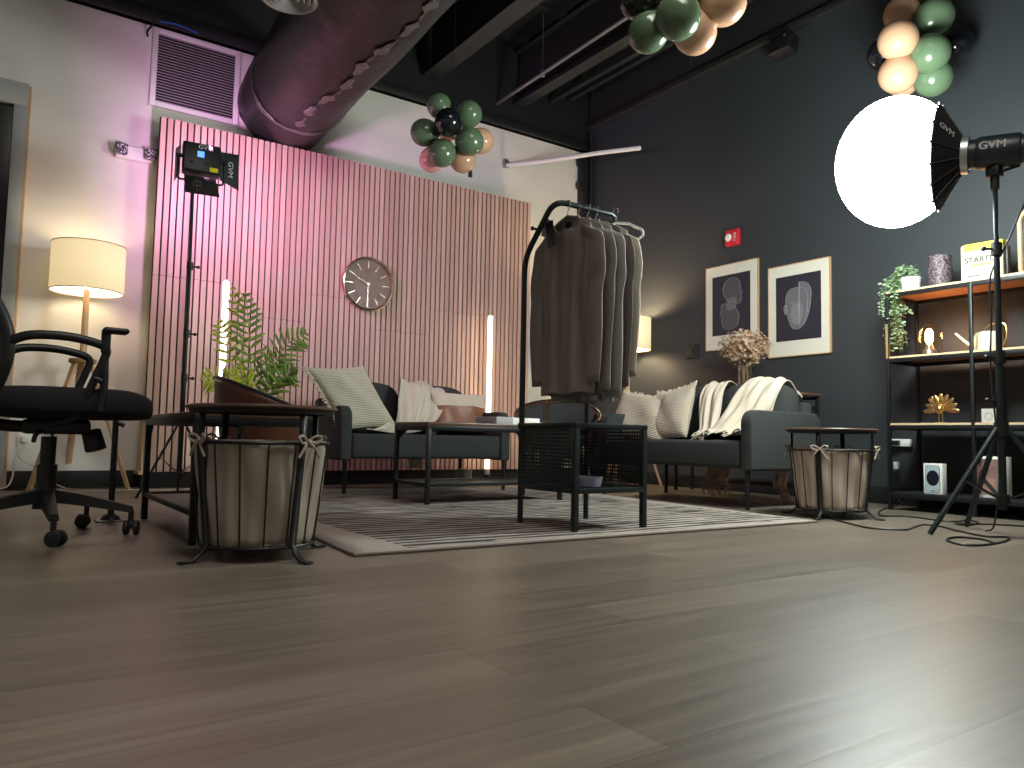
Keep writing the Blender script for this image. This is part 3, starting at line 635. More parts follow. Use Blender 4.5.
# ------------------------------------------------------------------ wire basket tables
def bow(b, p, d, s=1., droop=.05):
    d = V(d).normalized(); sd = d.cross(V((0, 0, 1))).normalized(); p = V(p)
    for sg in (-1, 1):
        b.tube([p, p + sd * sg * .035 * s + V((0, 0, .025 * s)) + d * .01, p + sd * sg * .062 * s + V((0, 0, .012)) + d * .015, p + sd * sg * .035 * s + V((0, 0, -.005)) + d * .01, p], .0065 * s, 6, 14)
        b.tube([p, p + sd * sg * .02 + V((0, 0, -.02)) + d * .012, p + sd * sg * .04 + V((0, 0, -droop)) + d * .01], .006 * s, 6, 8)
    b.sph(p + d * .006, .011 * s, 10, 8)
def make_basket(liner, rot0):
    b = thing('wire_basket_table', '', 'basket')
    r0, r1, z0, z1 = .178, .214, .045, .372; zl = .478
    B().lathe([(0, zl + .002), (.239, zl + .002), (.244, zl + .006), (.244, zl + .010), (.240, zl + .014), (0, zl + .014)], 56).done('lid', brown_top, b)
    B().lathe([(.205, zl - .012), (.228, zl - .012), (.232, zl + .001), (.205, zl + .001), (.205, zl - .012)], 48).done('lid_ring', black_metal, b)
    w = B(); n = 16
    for z, r in ((z1, r1 + .003), (z0, r0 + .003)): w.tube([(r * math.cos(2 * PI * k / 48), r * math.sin(2 * PI * k / 48), z) for k in range(48)], .0055, 8, closed=True)
    for k in range(n):
        a = 2 * PI * k / n + .2; w.tube([(r1 * math.cos(a) * 1.02, r1 * math.sin(a) * 1.02, z1), (r0 * math.cos(a) * 1.02, r0 * math.sin(a) * 1.02, z0)], .0028, 6)
    w.tube([(-r0, 0, z0), (r0, 0, z0)], .004, 6); w.tube([(0, -r0, z0), (0, r0, z0)], .004, 6)
    w.done('wire_frame', black_metal, b)
    for k in range(4):
        a = R(rot0) + k * PI / 2; c = V((math.cos(a), math.sin(a), 0)); tq = V((-math.sin(a), math.cos(a), 0))
        path = [c * .218 + V((0, 0, zl)), c * .217 + V((0, 0, .37)), c * .184 + V((0, 0, .05)), c * .205 + V((0, 0, .028)), c * .232 + V((0, 0, .006)), c * .275 + V((0, 0, .005))]
        s = B(); hw = .012
        for p, q_ in zip(path, path[1:]):
            s.bm.faces.new([s.bm.verts.new(x) for x in (p - tq * hw, p + tq * hw, q_ + tq * hw, q_ - tq * hw)])
        bmesh.ops.remove_doubles(s.bm, verts=s.bm.verts, dist=1e-5)
        sl_ = s.done('strap_leg', black_metal, b, 20, solid=.006)
        t = B(); bow(t, c * .226 + tq * .012 + V((0, 0, z1 + .006)), c, .72); t.done('fabric_tie', liner, sl_)
    rn = random.Random(5)
    def lin(u, v):
        a = 2 * PI * u; z = z0 + .006 + (z1 - z0 + .002) * v; r = r0 + (r1 - r0) * v - .007 + .006 * math.sin(16 * a + 1.2) * (1 - .3 * v) + .006 * math.sin(5 * a + 6 * v)
        return V((r * math.cos(a), r * math.sin(a), z))
    L = B(); L.grid(lin, 160, 14, cu=True); L.lathe([(0, z0 + .008), (r0 - .01, z0 + .008)], 48)
    L.done('fabric_liner', liner, b, 70, solid=.003)
    return b
b1 = make_basket(canvas, -72); b1.location = (.775, 2.585, 0)
tag(b1, 'wire basket table with canvas liner in the left foreground', 'basket', 'wire basket tables')
b2 = make_basket(canvas_w, -164); b2.location = (3.935, 2.53, 0)
tag(b2, 'wire basket table with beige liner beside the right loveseat', 'basket', 'wire basket tables')

# ------------------------------------------------------------------ garment rack
gr = thing('garment_rack', 'dark metal garment rack with a perforated side cabinet on the rug', 'rack', (2.295, 2.745, .012))
hx, hy = .2, .2; T = .026
fr = B()
for sx in (-1, 1): fr.box((sx * hx, -hy, .222), (T, T, .444), .003)
fr.box((0, -hy, .452), (.43, T, .022), .003); fr.box((0, hy, .452), (.43, T, .022), .003)
for sx in (-1, 1): fr.box((sx * hx, 0, .452), (T, .43, .022), .003); fr.box((sx * hx, 0, .17), (T, .40, .022), .003)
fr.box((0, -hy, .17), (.40, T, .022), .003); fr.box((0, hy, .17), (.40, T, .022), .003)
fr.done('cabinet_frame', dark_metal, gr)
B().span((-hx - .004, -hy + .01, .16), (-hx + .004, hy, .455)).done('perforated_side', perf, gr)
B().span((hx - .004, -hy + .01, .16), (hx + .004, hy, .455)).done('perforated_side', perf, gr)
B().span((-hx, hy - .004, .16), (hx, hy + .004, .455)).done('perforated_back', perf, gr)
B().span((-hx, -hy, .172), (hx, hy, .180)).done('cabinet_shelf', dark_metal, gr)
zt = 1.49
def rounded(pts, r, n=5):
    pts = [V(p) for p in pts]; out = [pts[0]]
    for a, p, c in zip(pts, pts[1:], pts[2:]):
        d1 = (a - p); d2 = (c - p); k = min(r, d1.length * .45, d2.length * .45); s = p + d1.normalized() * k; e = p + d2.normalized() * k
        for i in range(n + 1): t = i / n; out.append(s * (1 - t) ** 2 + p * 2 * t * (1 - t) + e * t * t)
    out.append(pts[-1]); return out
B().tube(rounded([(-hx, hy, 0), (-hx, hy, 1.25), (-hx, -.022, zt - .012), (hx, -.022, zt - .012), (hx, hy, 1.25), (hx, hy, 0)], .07), .0135, 12).done('rail_loop', dark_metal, gr)
B().cyl((-hx - .03, .10, 1.37), (-hx, .10, 1.37), .006, n=10).sph((-hx - .03, .10, 1.37), .010).done('side_knob', dark_metal, gr)

RX, RY, RZ = 2.295, 2.723, 1.49
def make_shirt(label, xoff, m, length=.80, collar=True, dy=0., tilt=0, wid=.185, sl=.56, lace=False):
    c = thing('long_sleeve_shirt', label, 'shirt', (RX + xoff, RY + dy, RZ), R(tilt), 'shirts on the garment rack')
    zs = [0, -.05, -.11, -.20, -.32, -.45, -.6, -length + .04, -length]; hw = [.165, .178, wid, wid * .98, wid * .95, wid * .94, wid * .95, wid, wid * 1.0]; th = [.008, .020, .026, .026, .025, .024, .022, .02, .02]
    rnd = random.Random(len(label)); ph = [rnd.uniform(0, 6) for _ in range(4)]
    def body(u, v):
        t = v * (len(zs) - 1); k = min(int(t), len(zs) - 2); f = t - k; z = zs[k] + (zs[k + 1] - zs[k]) * f; w = hw[k] + (hw[k + 1] - hw[k]) * f; d = th[k] + (th[k + 1] - th[k]) * f
        a = 2 * PI * u; sn = math.sin(a); cc = math.cos(a); y = w * math.copysign(abs(sn) ** .8, sn); x = d * math.copysign(abs(cc) ** .7, cc); q_ = min(1, abs(y) / .165)
        z = z - .046 - .078 * q_ ** 1.3 * max(0, 1 - v * 1.4)
        nk = max(0, 1 - (y / .10) ** 2) * max(0, 1 - v * 5.5); z -= (.095 if cc < 0 else .010) * nk
        fm = min(1, v * 2.2); fold = fm * (.006 * math.sin(y * 42 + ph[0] + v * 2.4) + .0045 * math.sin(y * 83 + ph[1] - v * 3) + .004 * math.sin(y * 25 + v * 11 + ph[2]))
        return V((x + fold, y + .006 * math.sin(v * 9 + ph[3]) * fm, z + .004 * math.sin(y * 31 + ph[0]) * max(0, v - .9) * 10))
    B().grid(body, 96, 70, cu=True).done('garment_body', m, c, 80, solid=.0015)
    for sy in (-1, 1):
        P = catmull([(0, sy * .138, -.128), (0, sy * (wid + .002), -.215), (-.004, sy * (wid + .020), -.34), (-.010, sy * (wid + .022), -.48), (-.008, sy * (wid + .014), -.16 - sl)], 26)
        def slv(u, v, sy=sy, P=P):
            i = min(int(v * 26), 25); p = P[i].lerp(P[i + 1], v * 26 - i); w = .078 * min(1, .3 + v * 6) - .034 * v; a = 2 * PI * u
            fo = .004 * math.sin(v * 17 + u * 6 + ph[1]) * (.4 + v)
            return p + V((.020 * math.cos(a) * (1 - .25 * v) + fo, w * math.sin(a), -.012 * math.sin(a) * sy * (1 - v)))
        B().grid(slv, 28, 40, cu=True).done('sleeve', m, c, 80, solid=.0015)
    if collar:
        def nb(u, v):
            y = -.098 + .196 * u; k = 1 - (abs(y) / .098) ** 2; return V((-.0105 - .008 * k, y, -.046 - .094 * k - .078 * (abs(y) / .165) ** 1.3 - (v - .5) * .020))
        B().grid(nb, 20, 3).done('neck_band', m, c, 80, solid=.004)
        B().span((.001, -.018, -.125), (.004, .016, -.085)).done('neck_label', black_fabric, c)
    return c
def make_hanger(label, xoff, m, dy=0., tilt=0, w=.168):
    h = thing('clothes_hanger', label, 'hanger', (RX + xoff, RY + dy, RZ), R(tilt), 'hangers on the garment rack')
    B().tube([(0, .016, -.004), (0, .012, .012), (0, 0, .0165), (0, -.014, .010), (0, -.017, -.004), (0, -.010, -.022), (0, 0, -.038), (0, 0, -.062)], .0022, 6, 24).done('hook', chrome, h)
    B().tube(rounded([(0, 0, -.058), (0, w * .45, -.080), (0, w * .95, -.130), (0, w * .98, -.158), (0, w * .8, -.168), (0, -w * .8, -.168), (0, -w * .98, -.158), (0, -w * .95, -.130), (0, -w * .45, -.080)], .02, 4), .0065, 8, closed=True).done('arms', m, h)
    return h
make_shirt('brown taupe long sleeve shirt at the front of the rack', -.120, shirt_brown, .835, sl=.68)
make_shirt('olive taupe shirt second from the front of the rack', -.062, shirt_olive, .84, dy=-.006, sl=.71)
make_shirt('stone grey shirt in the middle of the rack', -.010, shirt_grey, .87, dy=-.012, sl=.74)
make_shirt('dark brown shirt just in front of the lace top', .042, shirt_dark, .85, dy=-.012, sl=.69)
make_shirt('cream lace top at the back of the row on the rack', .092, shirt_cream, .78, dy=-.006, sl=.64, collar=False)
make_hanger('mauve velvet hanger inside the front brown shirt', -.120, hanger_v)
make_hanger('hanger inside the second olive shirt', -.062, hanger_v, -.006)
make_hanger('hanger inside the middle grey shirt', -.010, hanger_v, -.012)
make_hanger('hanger inside the dark brown shirt', .042, hanger_v, -.012)
make_hanger('pale hanger end sticking out on the right of the row', .128, white_p, -.055, w=.19)
tg = thing('hanging_tags', 'dark and lilac size tags hanging at the left end of the rack rail', 'tag', (2.115, 2.80, 1.49))
B().box((0, 0, -.11), (.004, .06, .085), .001, rot=(R(28), 0, 0)).done('lilac_card', lilac, tg)
B().box((-.006, -.035, -.145), (.004, .055, .12), .001, rot=(R(-10), 0, 0)).done('dark_card', black_plastic, tg)
B().tube([(0, 0, .0), (0, 0, -.06)], .0015, 5).done('loop', white_p, tg)
cf = thing('paper_price_tag', 'tan paper tag hanging below the front shirt hem', 'tag', (2.19, 2.88, .62))
B().box((0, 0, -.09), (.003, .045, .085), .001).done('card', mat('tan_card', (.38, .31, .25), .8), cf); B().tube([(0, 0, -.05), (0, 0, .05)], .001, 5).done('thread', white_p, cf)
tr = thing('lilac_tray', 'lilac plastic tray on the shelf inside the rack cabinet', 'tray', (2.24, 2.66, .1925))
B().lathe([(0, .004), (.075, .004), (.085, .045), (.08, .045), (.07, .008), (0, .008)], 28).done('tray_body', lilac, tr)
tr = thing('clear_box', 'clear plastic box on the rack cabinet shelf right of the lilac tray', 'box', (2.40, 2.66, .1925))
B().span((-.05, -.05, 0), (.05, .05, .05), .004).done('box_body', clear_glass, tr)

# ------------------------------------------------------------------ tripod floor lamps
def make_lamp():
    l = thing('tripod_floor_lamp', '', 'lamp')
    r, z0, z1 = .225, 1.345, 1.665
    B().lathe([(r, z0), (r, z1)], 56).done('lamp_shade', shade_m, l, solid=.003); sh = bpy.data.objects['lamp_shade']
    B().lathe([(r - .004, z0 + .001), (r - .004, z1 - .001)], 56).done('shade_lining', shade_in, sh, solid=.001)
    tr = B()
    for z in (z0, z1): tr.tube([(r * math.cos(2 * PI * k / 56), r * math.sin(2 * PI * k / 56), z) for k in range(56)], .004, 6, closed=True)
    tr.done('shade_trim', mat('shade_trim_tan', (.55, .42, .28), .8) if 'shade_trim_tan' not in MATS else MATS['shade_trim_tan'], sh)
    B().cyl((0, 0, .88), (0, 0, 1.36), .022, .019, 16).done('pole', pale_wood, l)
    B().cyl((0, 0, .855), (0, 0, .885), .085, n=28, bev=.005).done('hub', tan_wood, l)
    for k in range(3):
        a = R(95 + 120 * k); c = V((math.cos(a), math.sin(a), 0)); B().bar(c * .055 + V((0, 0, .86)), c * .335 + V((0, 0, .003)), .040, .022, .004).done('leg', pale_wood, l)
    B().sph((0, 0, 1.43), (.032, .032, .045)).cyl((0, 0, 1.35), (0, 0, 1.40), .018).done('bulb', bulb_m, l)
    sp_ = B()
    for k in range(3): a = R(30 + 120 * k); sp_.tube([(0, 0, 1.36), (r * math.cos(a), r * math.sin(a), 1.36)], .0025, 6)
    sp_.done('shade_spider', brass, l)
    return l
l1 = make_lamp(); l1.location = (.545, 5.93, 0); l1.rotation_euler.z = R(0)
tag(l1, 'lit tripod floor lamp with wooden legs behind the office chair', 'lamp', 'tripod floor lamps')
l2 = copy_tree(l1); l2.location = (4.93, 5.24, 0); l2.rotation_euler.z = R(-25); l2.scale = (.93, .93, .93)
tag(l2, 'lit tripod floor lamp in the dark corner behind the hanging shirts', 'lamp', 'tripod floor lamps')
for l in (l1, l2):
    lamp_light('lamp_glow', 'POINT', (l.location.x, l.location.y, 1.53 * l.scale.z), 3.6 if l is l1 else 30, (1., .74, .42), .05)

# ------------------------------------------------------------------ light tubes
def tube_light(label, loc, z0, z1, m):
    t = thing('light_tube', label, 'light', loc, 0, 'standing light tubes')
    B().cyl((0, 0, z0), (0, 0, z1), .021, n=18).done('glowing_tube', m, t); B().cyl((0, 0, z1), (0, 0, z1 + .012), .0215, n=18).done('end_cap', white_p, t); B().cyl((0, 0, z0 - .06), (0, 0, z0), .022, n=18).done('end_cap', white_p, t)
    B().lathe([(0, 0), (.09, 0), (.09, .012), (.03, .018), (.024, z0 - .05), (0, z0 - .05)], 28).done('base', black_plastic, t)
tube_light('cool white light tube standing behind the potted palm', (1.385, 5.62, 0), .16, 1.48, bar_cool)
tube_light('warm white light tube standing against the slats behind the far loveseat', (3.735, 5.77, 0), .13, 1.50, bar_warm)

# ------------------------------------------------------------------ palm
pm = thing('potted_palm', 'green palm in a dark planter behind the left armchair', 'plant', (1.53, 5.35, 0))
B().lathe([(0, 0), (.12, 0), (.155, .30), (.16, .33), (.145, .33), (.14, .29), (0, .28)], 36).done('planter', terracotta, pm)
B().lathe([(0, .292), (.14, .288)], 28).done('soil', soil, pm, solid=.004)
def frond(path, n, ll, m, seed, droop=.25, side=None):
    rnd = random.Random(seed); P = catmull(path, 40); b = B(); b.tube(P, [.006, .0018], 6)
    for i in range(n):
        t = .30 + .70 * i / (n - 1); k = t * 40; j = min(int(k), 39); p = P[j].lerp(P[j + 1], k - j); tg = (P[min(j + 1, 40)] - P[j]).normalized() if j < 40 else (P[40] - P[39]).normalized()
        sd = tg.cross(V((0.15, -1, .2))).normalized(); l = ll * math.sin(PI * (.18 + .78 * (t - .3) / .7)) ** .7
        for sg in (-1, 1):
            d = (sd * sg * .85 + tg * .55 + V((rnd.uniform(-.1, .1), rnd.uniform(-.25, .25), rnd.uniform(-.1, .1)))).normalized(); nn = d.cross(V((.2, -.9, .3))).normalized()
            w = .013; pts = [(p, .3), (p + d * l * .35 + V((0, 0, -.02 * droop)), 1.), (p + d * l * .7 + V((0, 0, -.22 * droop * l)), .75), (p + d * l + V((0, 0, -.55 * droop * l)), .05)]
            vs = [(b.bm.verts.new(a - nn * w * s), b.bm.verts.new(a + V((0, -.003, 0))), b.bm.verts.new(a + nn * w * s)) for a, s in pts]
            for A, C in zip(vs, vs[1:]):
                b.bm.faces.new((A[0], A[1], C[1], C[0])); b.bm.faces.new((A[1], A[2], C[2], C[1]))
    return b.done('frond', m, pm, 30, solid=.0008)
frond([(0, 0, .3), (-.02, -.02, .7), (-.05, -.03, 1.05), (-.09, -.05, 1.34)], 15, .17, leaf_m, 1)
frond([(0.02, 0, .3), (.10, -.03, .75), (.18, -.05, 1.0), (.32, -.08, 1.12)], 13, .17, leaf_m, 2)
frond([(0.02, .02, .3), (.10, .05, .65), (.17, .05, .80), (.28, .0, .86)], 11, .15, leaf_m, 3)
frond([(-.02, 0, .3), (-.10, -.02, .7), (-.20, -.04, .98), (-.25, -.05, 1.14)], 10, .13, leaf_y, 4)
frond([(-.02, -.03, .3), (-.12, -.08, .60), (-.24, -.12, .74), (-.36, -.14, .76)], 9, .14, leaf_y, 5)
frond([(0, .03, .3), (.02, .05, .65), (.08, .03, .85), (.17, -.02, .95)], 9, .14, leaf_m, 6)
frond([(0, -.03, .3), (-.04, -.10, .6), (-.10, -.16, .74), (-.20, -.2, .78)], 9, .14, leaf_y, 7)
frond([(.02, -.02, .3), (.06, -.10, .6), (.14, -.18, .78), (.20, -.22, .80)], 9, .14, leaf_m, 8)
frond([(-.01, .03, .3), (-.05, .05, .8), (-.12, .02, 1.2), (-.17, -.02, 1.38)], 8, .11, leaf_y, 9)

# ------------------------------------------------------------------ LED panel on stand
ls = thing('light_stand', 'tall thin black light stand in front of the slat partition at left', 'light stand', (1.030, 5.10, 0))
B().cyl((0, 0, .10), (0, 0, .75), .014, n=12).cyl((0, 0, .75), (0, 0, 1.45), .0115, n=12).cyl((0, 0, 1.45), (-.005, 0, 1.97), .009, n=12).done('pole', black_metal, ls)
for z in (.74, 1.02, 1.45):
    cl = B(); cl.cyl((0, 0, z - .025), (0, 0, z + .025), .020, n=12).cyl((0, 0, z), (.045, 0, z), .006, n=8).sph((.05, 0, z), .011); cl.done('collar', black_plastic, ls)
for k in range(3):
    a = R(200 + 120 * k); c = V((math.cos(a), math.sin(a), 0)); B().bar(c * .02 + V((0, 0, .46)), c * .27 + V((0, 0, .006)), .014, .010).done('leg', black_metal, ls)
    B().bar(c * .015 + V((0, 0, .15)), c * .14 + V((0, 0, .255)), .010, .007).done('brace', galv, ls)
B().cyl((0, 0, .44), (0, 0, .48), .024).done('leg_hub', black_plastic, ls); B().cyl((0, 0, .13), (0, 0, .17), .022).done('leg_hub', black_plastic, ls)
lh = thing('led_panel_light', 'black studio light panel with barn doors on the tall stand', 'light', (1.053, 5.03, 2.10), R(-6))
hd = B().box((0, 0, .02), (.225, .075, .20), .012, 3, (R(-10), 0, R(0))).done('housing', black_plastic, lh)
B().box((0, .040, .027), (.20, .004, .175), rot=(R(-10), 0, 0)).done('light_face', led_face, lh)
Mh = Matrix.Translation((0, 0, .02)) @ Matrix.Rotation(R(-10), 4, 'X')
text('GVM', .042, white_ink, lh, Mh @ Matrix.Translation((.02, -.0390, .07)) @ FRONT)
B().box(Mh @ V((-.008, -.039, .02)), (.040, .004, .040), .001, rot=(R(-10), 0, 0)).done('display', screen_blue, hd)
B().box(Mh @ V((.07, -.0385, -.075)), (.05, .003, .03), .001, rot=(R(-10), 0, 0)).done('sticker', yellow, hd)
kn = B()
for x in (-.06, .03): p = Mh @ V((x, -.04, -.035)); kn.cyl(p, p + V((0, -.012, 0)), .009, n=12)
kn.done('knobs', black_plastic, hd)
B().tube(rounded([(-.135, 0, .03), (-.135, 0, -.12), (.135, 0, -.12), (.135, 0, .03)], .02), .007, 8).cyl((-.15, 0, .03), (-.11, 0, .03), .013, n=12).cyl((.15, 0, .03), (.11, 0, .03), .013, n=12).done('yoke', black_metal, lh)
B().cyl((-.024, .07, -.16), (-.02, 0, -.115), .012).box((-.02, 0, -.13), (.05, .035, .03), .006).done('stand_mount', black_metal, lh)
def flap(pts): return B().poly([V(p) for p in pts], (.0, .002, .002)).done('barn_door', black_metal, lh)
flap([(-.095, .04, .115), (.095, .04, .115), (.15, .20, .175), (-.02, .20, .175)])
flap([(-.095, .04, -.075), (.095, .04, -.075), (.14, .17, -.15), (-.07, .17, -.15)])
sd = flap([(.118, .04, .11), (.118, .04, -.075), (.245, .09, -.11), (.235, .09, .13)])
flap([(-.118, .04, .11), (-.118, .04, -.075), (-.14, .18, -.09), (-.14, .18, .13)])
u = V((.12, .05, 0)).normalized(); Mt = Matrix(((0, u.x, u.y, .182), (0, u.y, -u.x, .064), (-1, 0, 0, .012), (0, 0, 0, 1)))
text('GVM', .050, white_ink, lh, Mt @ Matrix.Translation((0, 0, .003)))
lamp_light('panel_beam', 'AREA', (1.06, 5.09, 2.12), 38, (.97, .47, .92), .2, (R(99), 0, R(-62)), spread=R(178))

# ------------------------------------------------------------------ softbox on stand
ss = thing('softbox_stand', 'black tripod stand carrying the softbox in front of the shelf', 'light stand', (3.86, 1.62, 0))
B().cyl((0, 0, .12), (0, 0, .78), .0165, n=14).cyl((0, 0, .78), (0, 0, 1.28), .0135, n=14).cyl((0, 0, 1.28), (0, 0, 1.66), .011, n=14).done('pole', dark_metal, ss)
for z in (.62, .82, 1.33):
    cl = B(); cl.cyl((0, 0, z - .03), (0, 0, z + .03), .024, n=14); cl.cyl((0, 0, z), (-.045, .03, z), .006, n=8); cl.sph((-.05, .034, z), .012); cl.done('collar', black_plastic, ss)
for f in ((-.318, .172), (.245, .275), (.06, -.36)):
    c = V((f[0], f[1], 0)); B().tube([c * .06 + V((0, 0, .49)), c + V((0, 0, .010))], .0125, 10).done('leg', dark_metal, ss)
    B().bar(c * .05 + V((0, 0, .17)), c * .52 + V((0, 0, .255)), .016, .008).done('brace', dark_metal, ss)
B().cyl((0, 0, .46), (0, 0, .52), .030, n=14).done('leg_hub', black_plastic, ss); B().cyl((0, 0, .15), (0, 0, .19), .028, n=14).done('leg_hub', black_plastic, ss)
B().tube([(.09, -.26, 1.80), (.06, -.16, 1.66), (.02, -.03, 1.34), (-.022, .02, 1.2), (-.024, .02, 1.0), (-.02, .03, .8), (-.02, .02, .6), (.02, .02, .3), (.05, .06, .05), (.10, .12, .006)], .004, 6, 50).done('power_lead', black_plastic, ss)
AXD = V((-.315, .945, .08)).normalized(); AZ = .86
sb = thing('softbox_light', 'big glowing white lantern softbox on the right tripod stand', 'light', (3.86, 1.62, 1.66))
S = V((0, 0, .135)) + AXD * .423; MQ = AXD.to_track_quat('Z', 'Y').to_matrix().to_4x4()
RS = .325; zc = -.255; rc = math.sqrt(RS ** 2 - .235 ** 2)
ang = math.asin(.235 / RS)
prof = [(RS * math.sin(t) * .99, RS * math.cos(t) * AZ) for t in [ang * 0 + (PI - ang) * k / 26 for k in range(27)]]
prof[0] = (0, RS * AZ)
B().lathe(prof, 48, S, MQ).done('diffuser', soft_e, sb, 80)
zr = prof[-1][1]
bk = B(); ns = 8; zt_ = zr - .10; tb = bmesh.new()
bk.lathe([(.245, zr + .002), (.255, zr - .004), (.172, zr - .048), (.088, zt_), (.080, zt_), (.16, zr - .045), (.235, zr)], 16, S, MQ)
bk.done('reflector_skin', black_fabric, sb, 15)
rb = B()
for k in range(16):
    a = 2 * PI * k / 16; r = [S + MQ.to_3x3() @ V((q_ * math.cos(a), q_ * math.sin(a), z)) for q_, z in ((.258, zr - .002), (.174, zr - .049), (.09, zt_))]
    rb.tube(r, .0022, 5); rb.sph(r[0], .008, 8, 6)
rb.done('ribs', mat('grey_rib', (.06, .05, .055), .5), sb)
P0 = S + MQ.to_3x3() @ V((0, 0, zt_)); ax = -AXD
B().cyl(P0 - ax * .0, P0 + ax * .03, .092, n=28).done('mount_ring', mat('speed_ring', (.45, .50, .48), .3, .7), sb)
B().cyl(P0 + ax * .03, P0 + ax * .06, .070, n=28).cyl(P0 + ax * .06, P0 + ax * .24, .078, n=28, bev=.01).cyl(P0 + ax * .24, P0 + ax * .27, .066, n=28).done('lamp_body', mat('lamp_body_blue_black', (.014, .022, .028), .35), sb)
side = ax.cross(V((0, 0, 1))).normalized(); cam_side = side if side.dot(V((0, 0, .4)) - V((3.86, 1.62, 1.66))) > 0 else -side
pb = P0 + ax * .13
B().cyl(pb + V((0, 0, -.078)), V((0, 0, 0)), .02, .02, 14).box(pb + V((0, 0, -.095)), (.06, .06, .05), .008).done('yoke', black_metal, sb)
B().cyl(V((0, 0, .03)), V((.0, 0, .03)) + ax * .10 + V((0, 0, .03)), .007, n=10).cyl(V((0, 0, .0)), V((0, 0, -.045)), .019, n=14).done('tilt_handle', black_plastic, sb)
# lettering on the body and on the skin, facing the camera side
def face_mat(p, right, n_):
    r = V(right).normalized(); n_ = V(n_).normalized(); u_ = n_.cross(r).normalized(); r = u_.cross(n_)
    return Matrix(((r.x, u_.x, n_.x, p.x), (r.y, u_.y, n_.y, p.y), (r.z, u_.z, n_.z, p.z), (0, 0, 0, 1)))
text('GVM', .052, white_ink, sb, face_mat(pb + cam_side * .0795 + V((0, 0, .01)), ax, cam_side), ext=.0008)
e_ = (cam_side * .88 + V((0, 0, .47))).normalized(); gen = (ax * .10 - e_ * .16).normalized(); nrm = (e_ * .10 + ax * .16).normalized()
ps = S + MQ.to_3x3() @ V((0, 0, zr - .050)) + e_ * .172 + nrm * .008
text('GVM', .046, white_ink, sb, face_mat(ps, gen, nrm), ext=.0008)

# ------------------------------------------------------------------ office chair
oc = thing('office_chair', 'black office chair with arms in the left foreground', 'chair', (.215, 3.385, 0))
for k in range(5):
    a = R(-88 + 72 * k); c = V((math.cos(a), math.sin(a), 0)); n_ = V((-c.y, c.x, 0))
    ar = B(); pth = [(.02, .155, .030, .05), (.12, .138, .024, .042), (.24, .112, .019, .030), (.30, .098, .016, .024)]
    rings = [[ar.bm.verts.new(c * d + n_ * sx * w + V((0, 0, z + sz * h * .5))) for sx, sz in ((-1, -1), (1, -1), (.8, 1), (-.8, 1))] for d, z, w, h in pth]
    for A, C in zip(rings, rings[1:]):
        for i in range(4): ar.bm.faces.new((A[i], A[(i + 1) % 4], C[(i + 1) % 4], C[i]))
    ar.bm.faces.new(rings[0][::-1]); ar.bm.faces.new(rings[-1])
    arm = ar.done('base_arm', black_plastic, oc, 30)
    cs = B(); p = c * .295; ta = a + R(50 + 31 * k); td = V((math.cos(ta), math.sin(ta), 0)); sd_ = V((-td.y, td.x, 0)); w0 = p + td * .012
    cs.cyl(p + V((0, 0, .05)), p + V((0, 0, .098)), .010, n=10)
    for sg in (-1, 1): cs.cyl(w0 + sd_ * sg * .010 + V((0, 0, .028)), w0 + sd_ * sg * .026 + V((0, 0, .028)), .028, n=20, bev=.004)
    cs.box(w0 + V((0, 0, .040)), (.046, .03, .034), .012, 3, (0, 0, ta)).done('caster', black_plastic, arm)
B().cyl((0, 0, .105), (0, 0, .18), .042, .036, 24).cyl((0, 0, .18), (0, 0, .27), .034, n=24).cyl((0, 0, .27), (0, 0, .375), .026, n=24).done('gas_lift', black_plastic, oc)
B().cyl((0, 0, .375), (0, 0, .40), .016, n=16).done('piston', chrome, oc)
B().box((.02, 0, .412), (.22, .17, .055), .015, 3).done('tilt_mechanism', black_plastic, oc)
B().cyl((.135, -.03, .40), (.155, -.045, .325), .034, .038, 20, .006).done('tension_knob', black_plastic, oc)
B().tube([(-.02, -.06, .40), (-.05, -.17, .385), (-.06, -.22, .36)], .008, 8, 8).done('height_lever', black_plastic, oc)
def seatf(v): k = lambda a, p_: math.copysign(abs(a) ** p_, a); return V((k(v.x, .55), k(v.y, .5), k(v.z, .5) - .55 * max(0, v.x - .35) ** 1.6))
B().sph((.055, 0, .50), (.285, .255, .06), 40, 20, None, seatf).done('seat', black_fabric, oc, 80)
def backf(u, v):
    y = -.235 + .47 * u; z = .50 + .62 * v; e = math.sin(PI * v); wv = 1 - .25 * abs(2 * v - 1) ** 3; x = -.20 + .085 * math.sin(PI * min(1, v * 1.35)) - .12 * v - .05 * (1 - (2 * u - 1) ** 2)
    return V((x, y * wv, z))
B().grid(backf, 20, 30).done('back_mesh', black_fabric, oc, 80, solid=.006)
edge = [backf(0, i / 24) for i in range(25)] + [backf(i / 12, 1) for i in range(1, 13)] + [backf(1, 1 - i / 24) for i in range(1, 25)] + [backf(1 - i / 12, 0) for i in range(1, 12)]
B().tube(edge, .024, 10, closed=True).done('back_frame', black_plastic, oc)
B().tube([(-.05, 0, .41), (-.17, 0, .42), (-.235, 0, .48), (-.22, 0, .70), (-.25, 0, .85)], .022, 10, 24).done('back_support', black_plastic, oc)
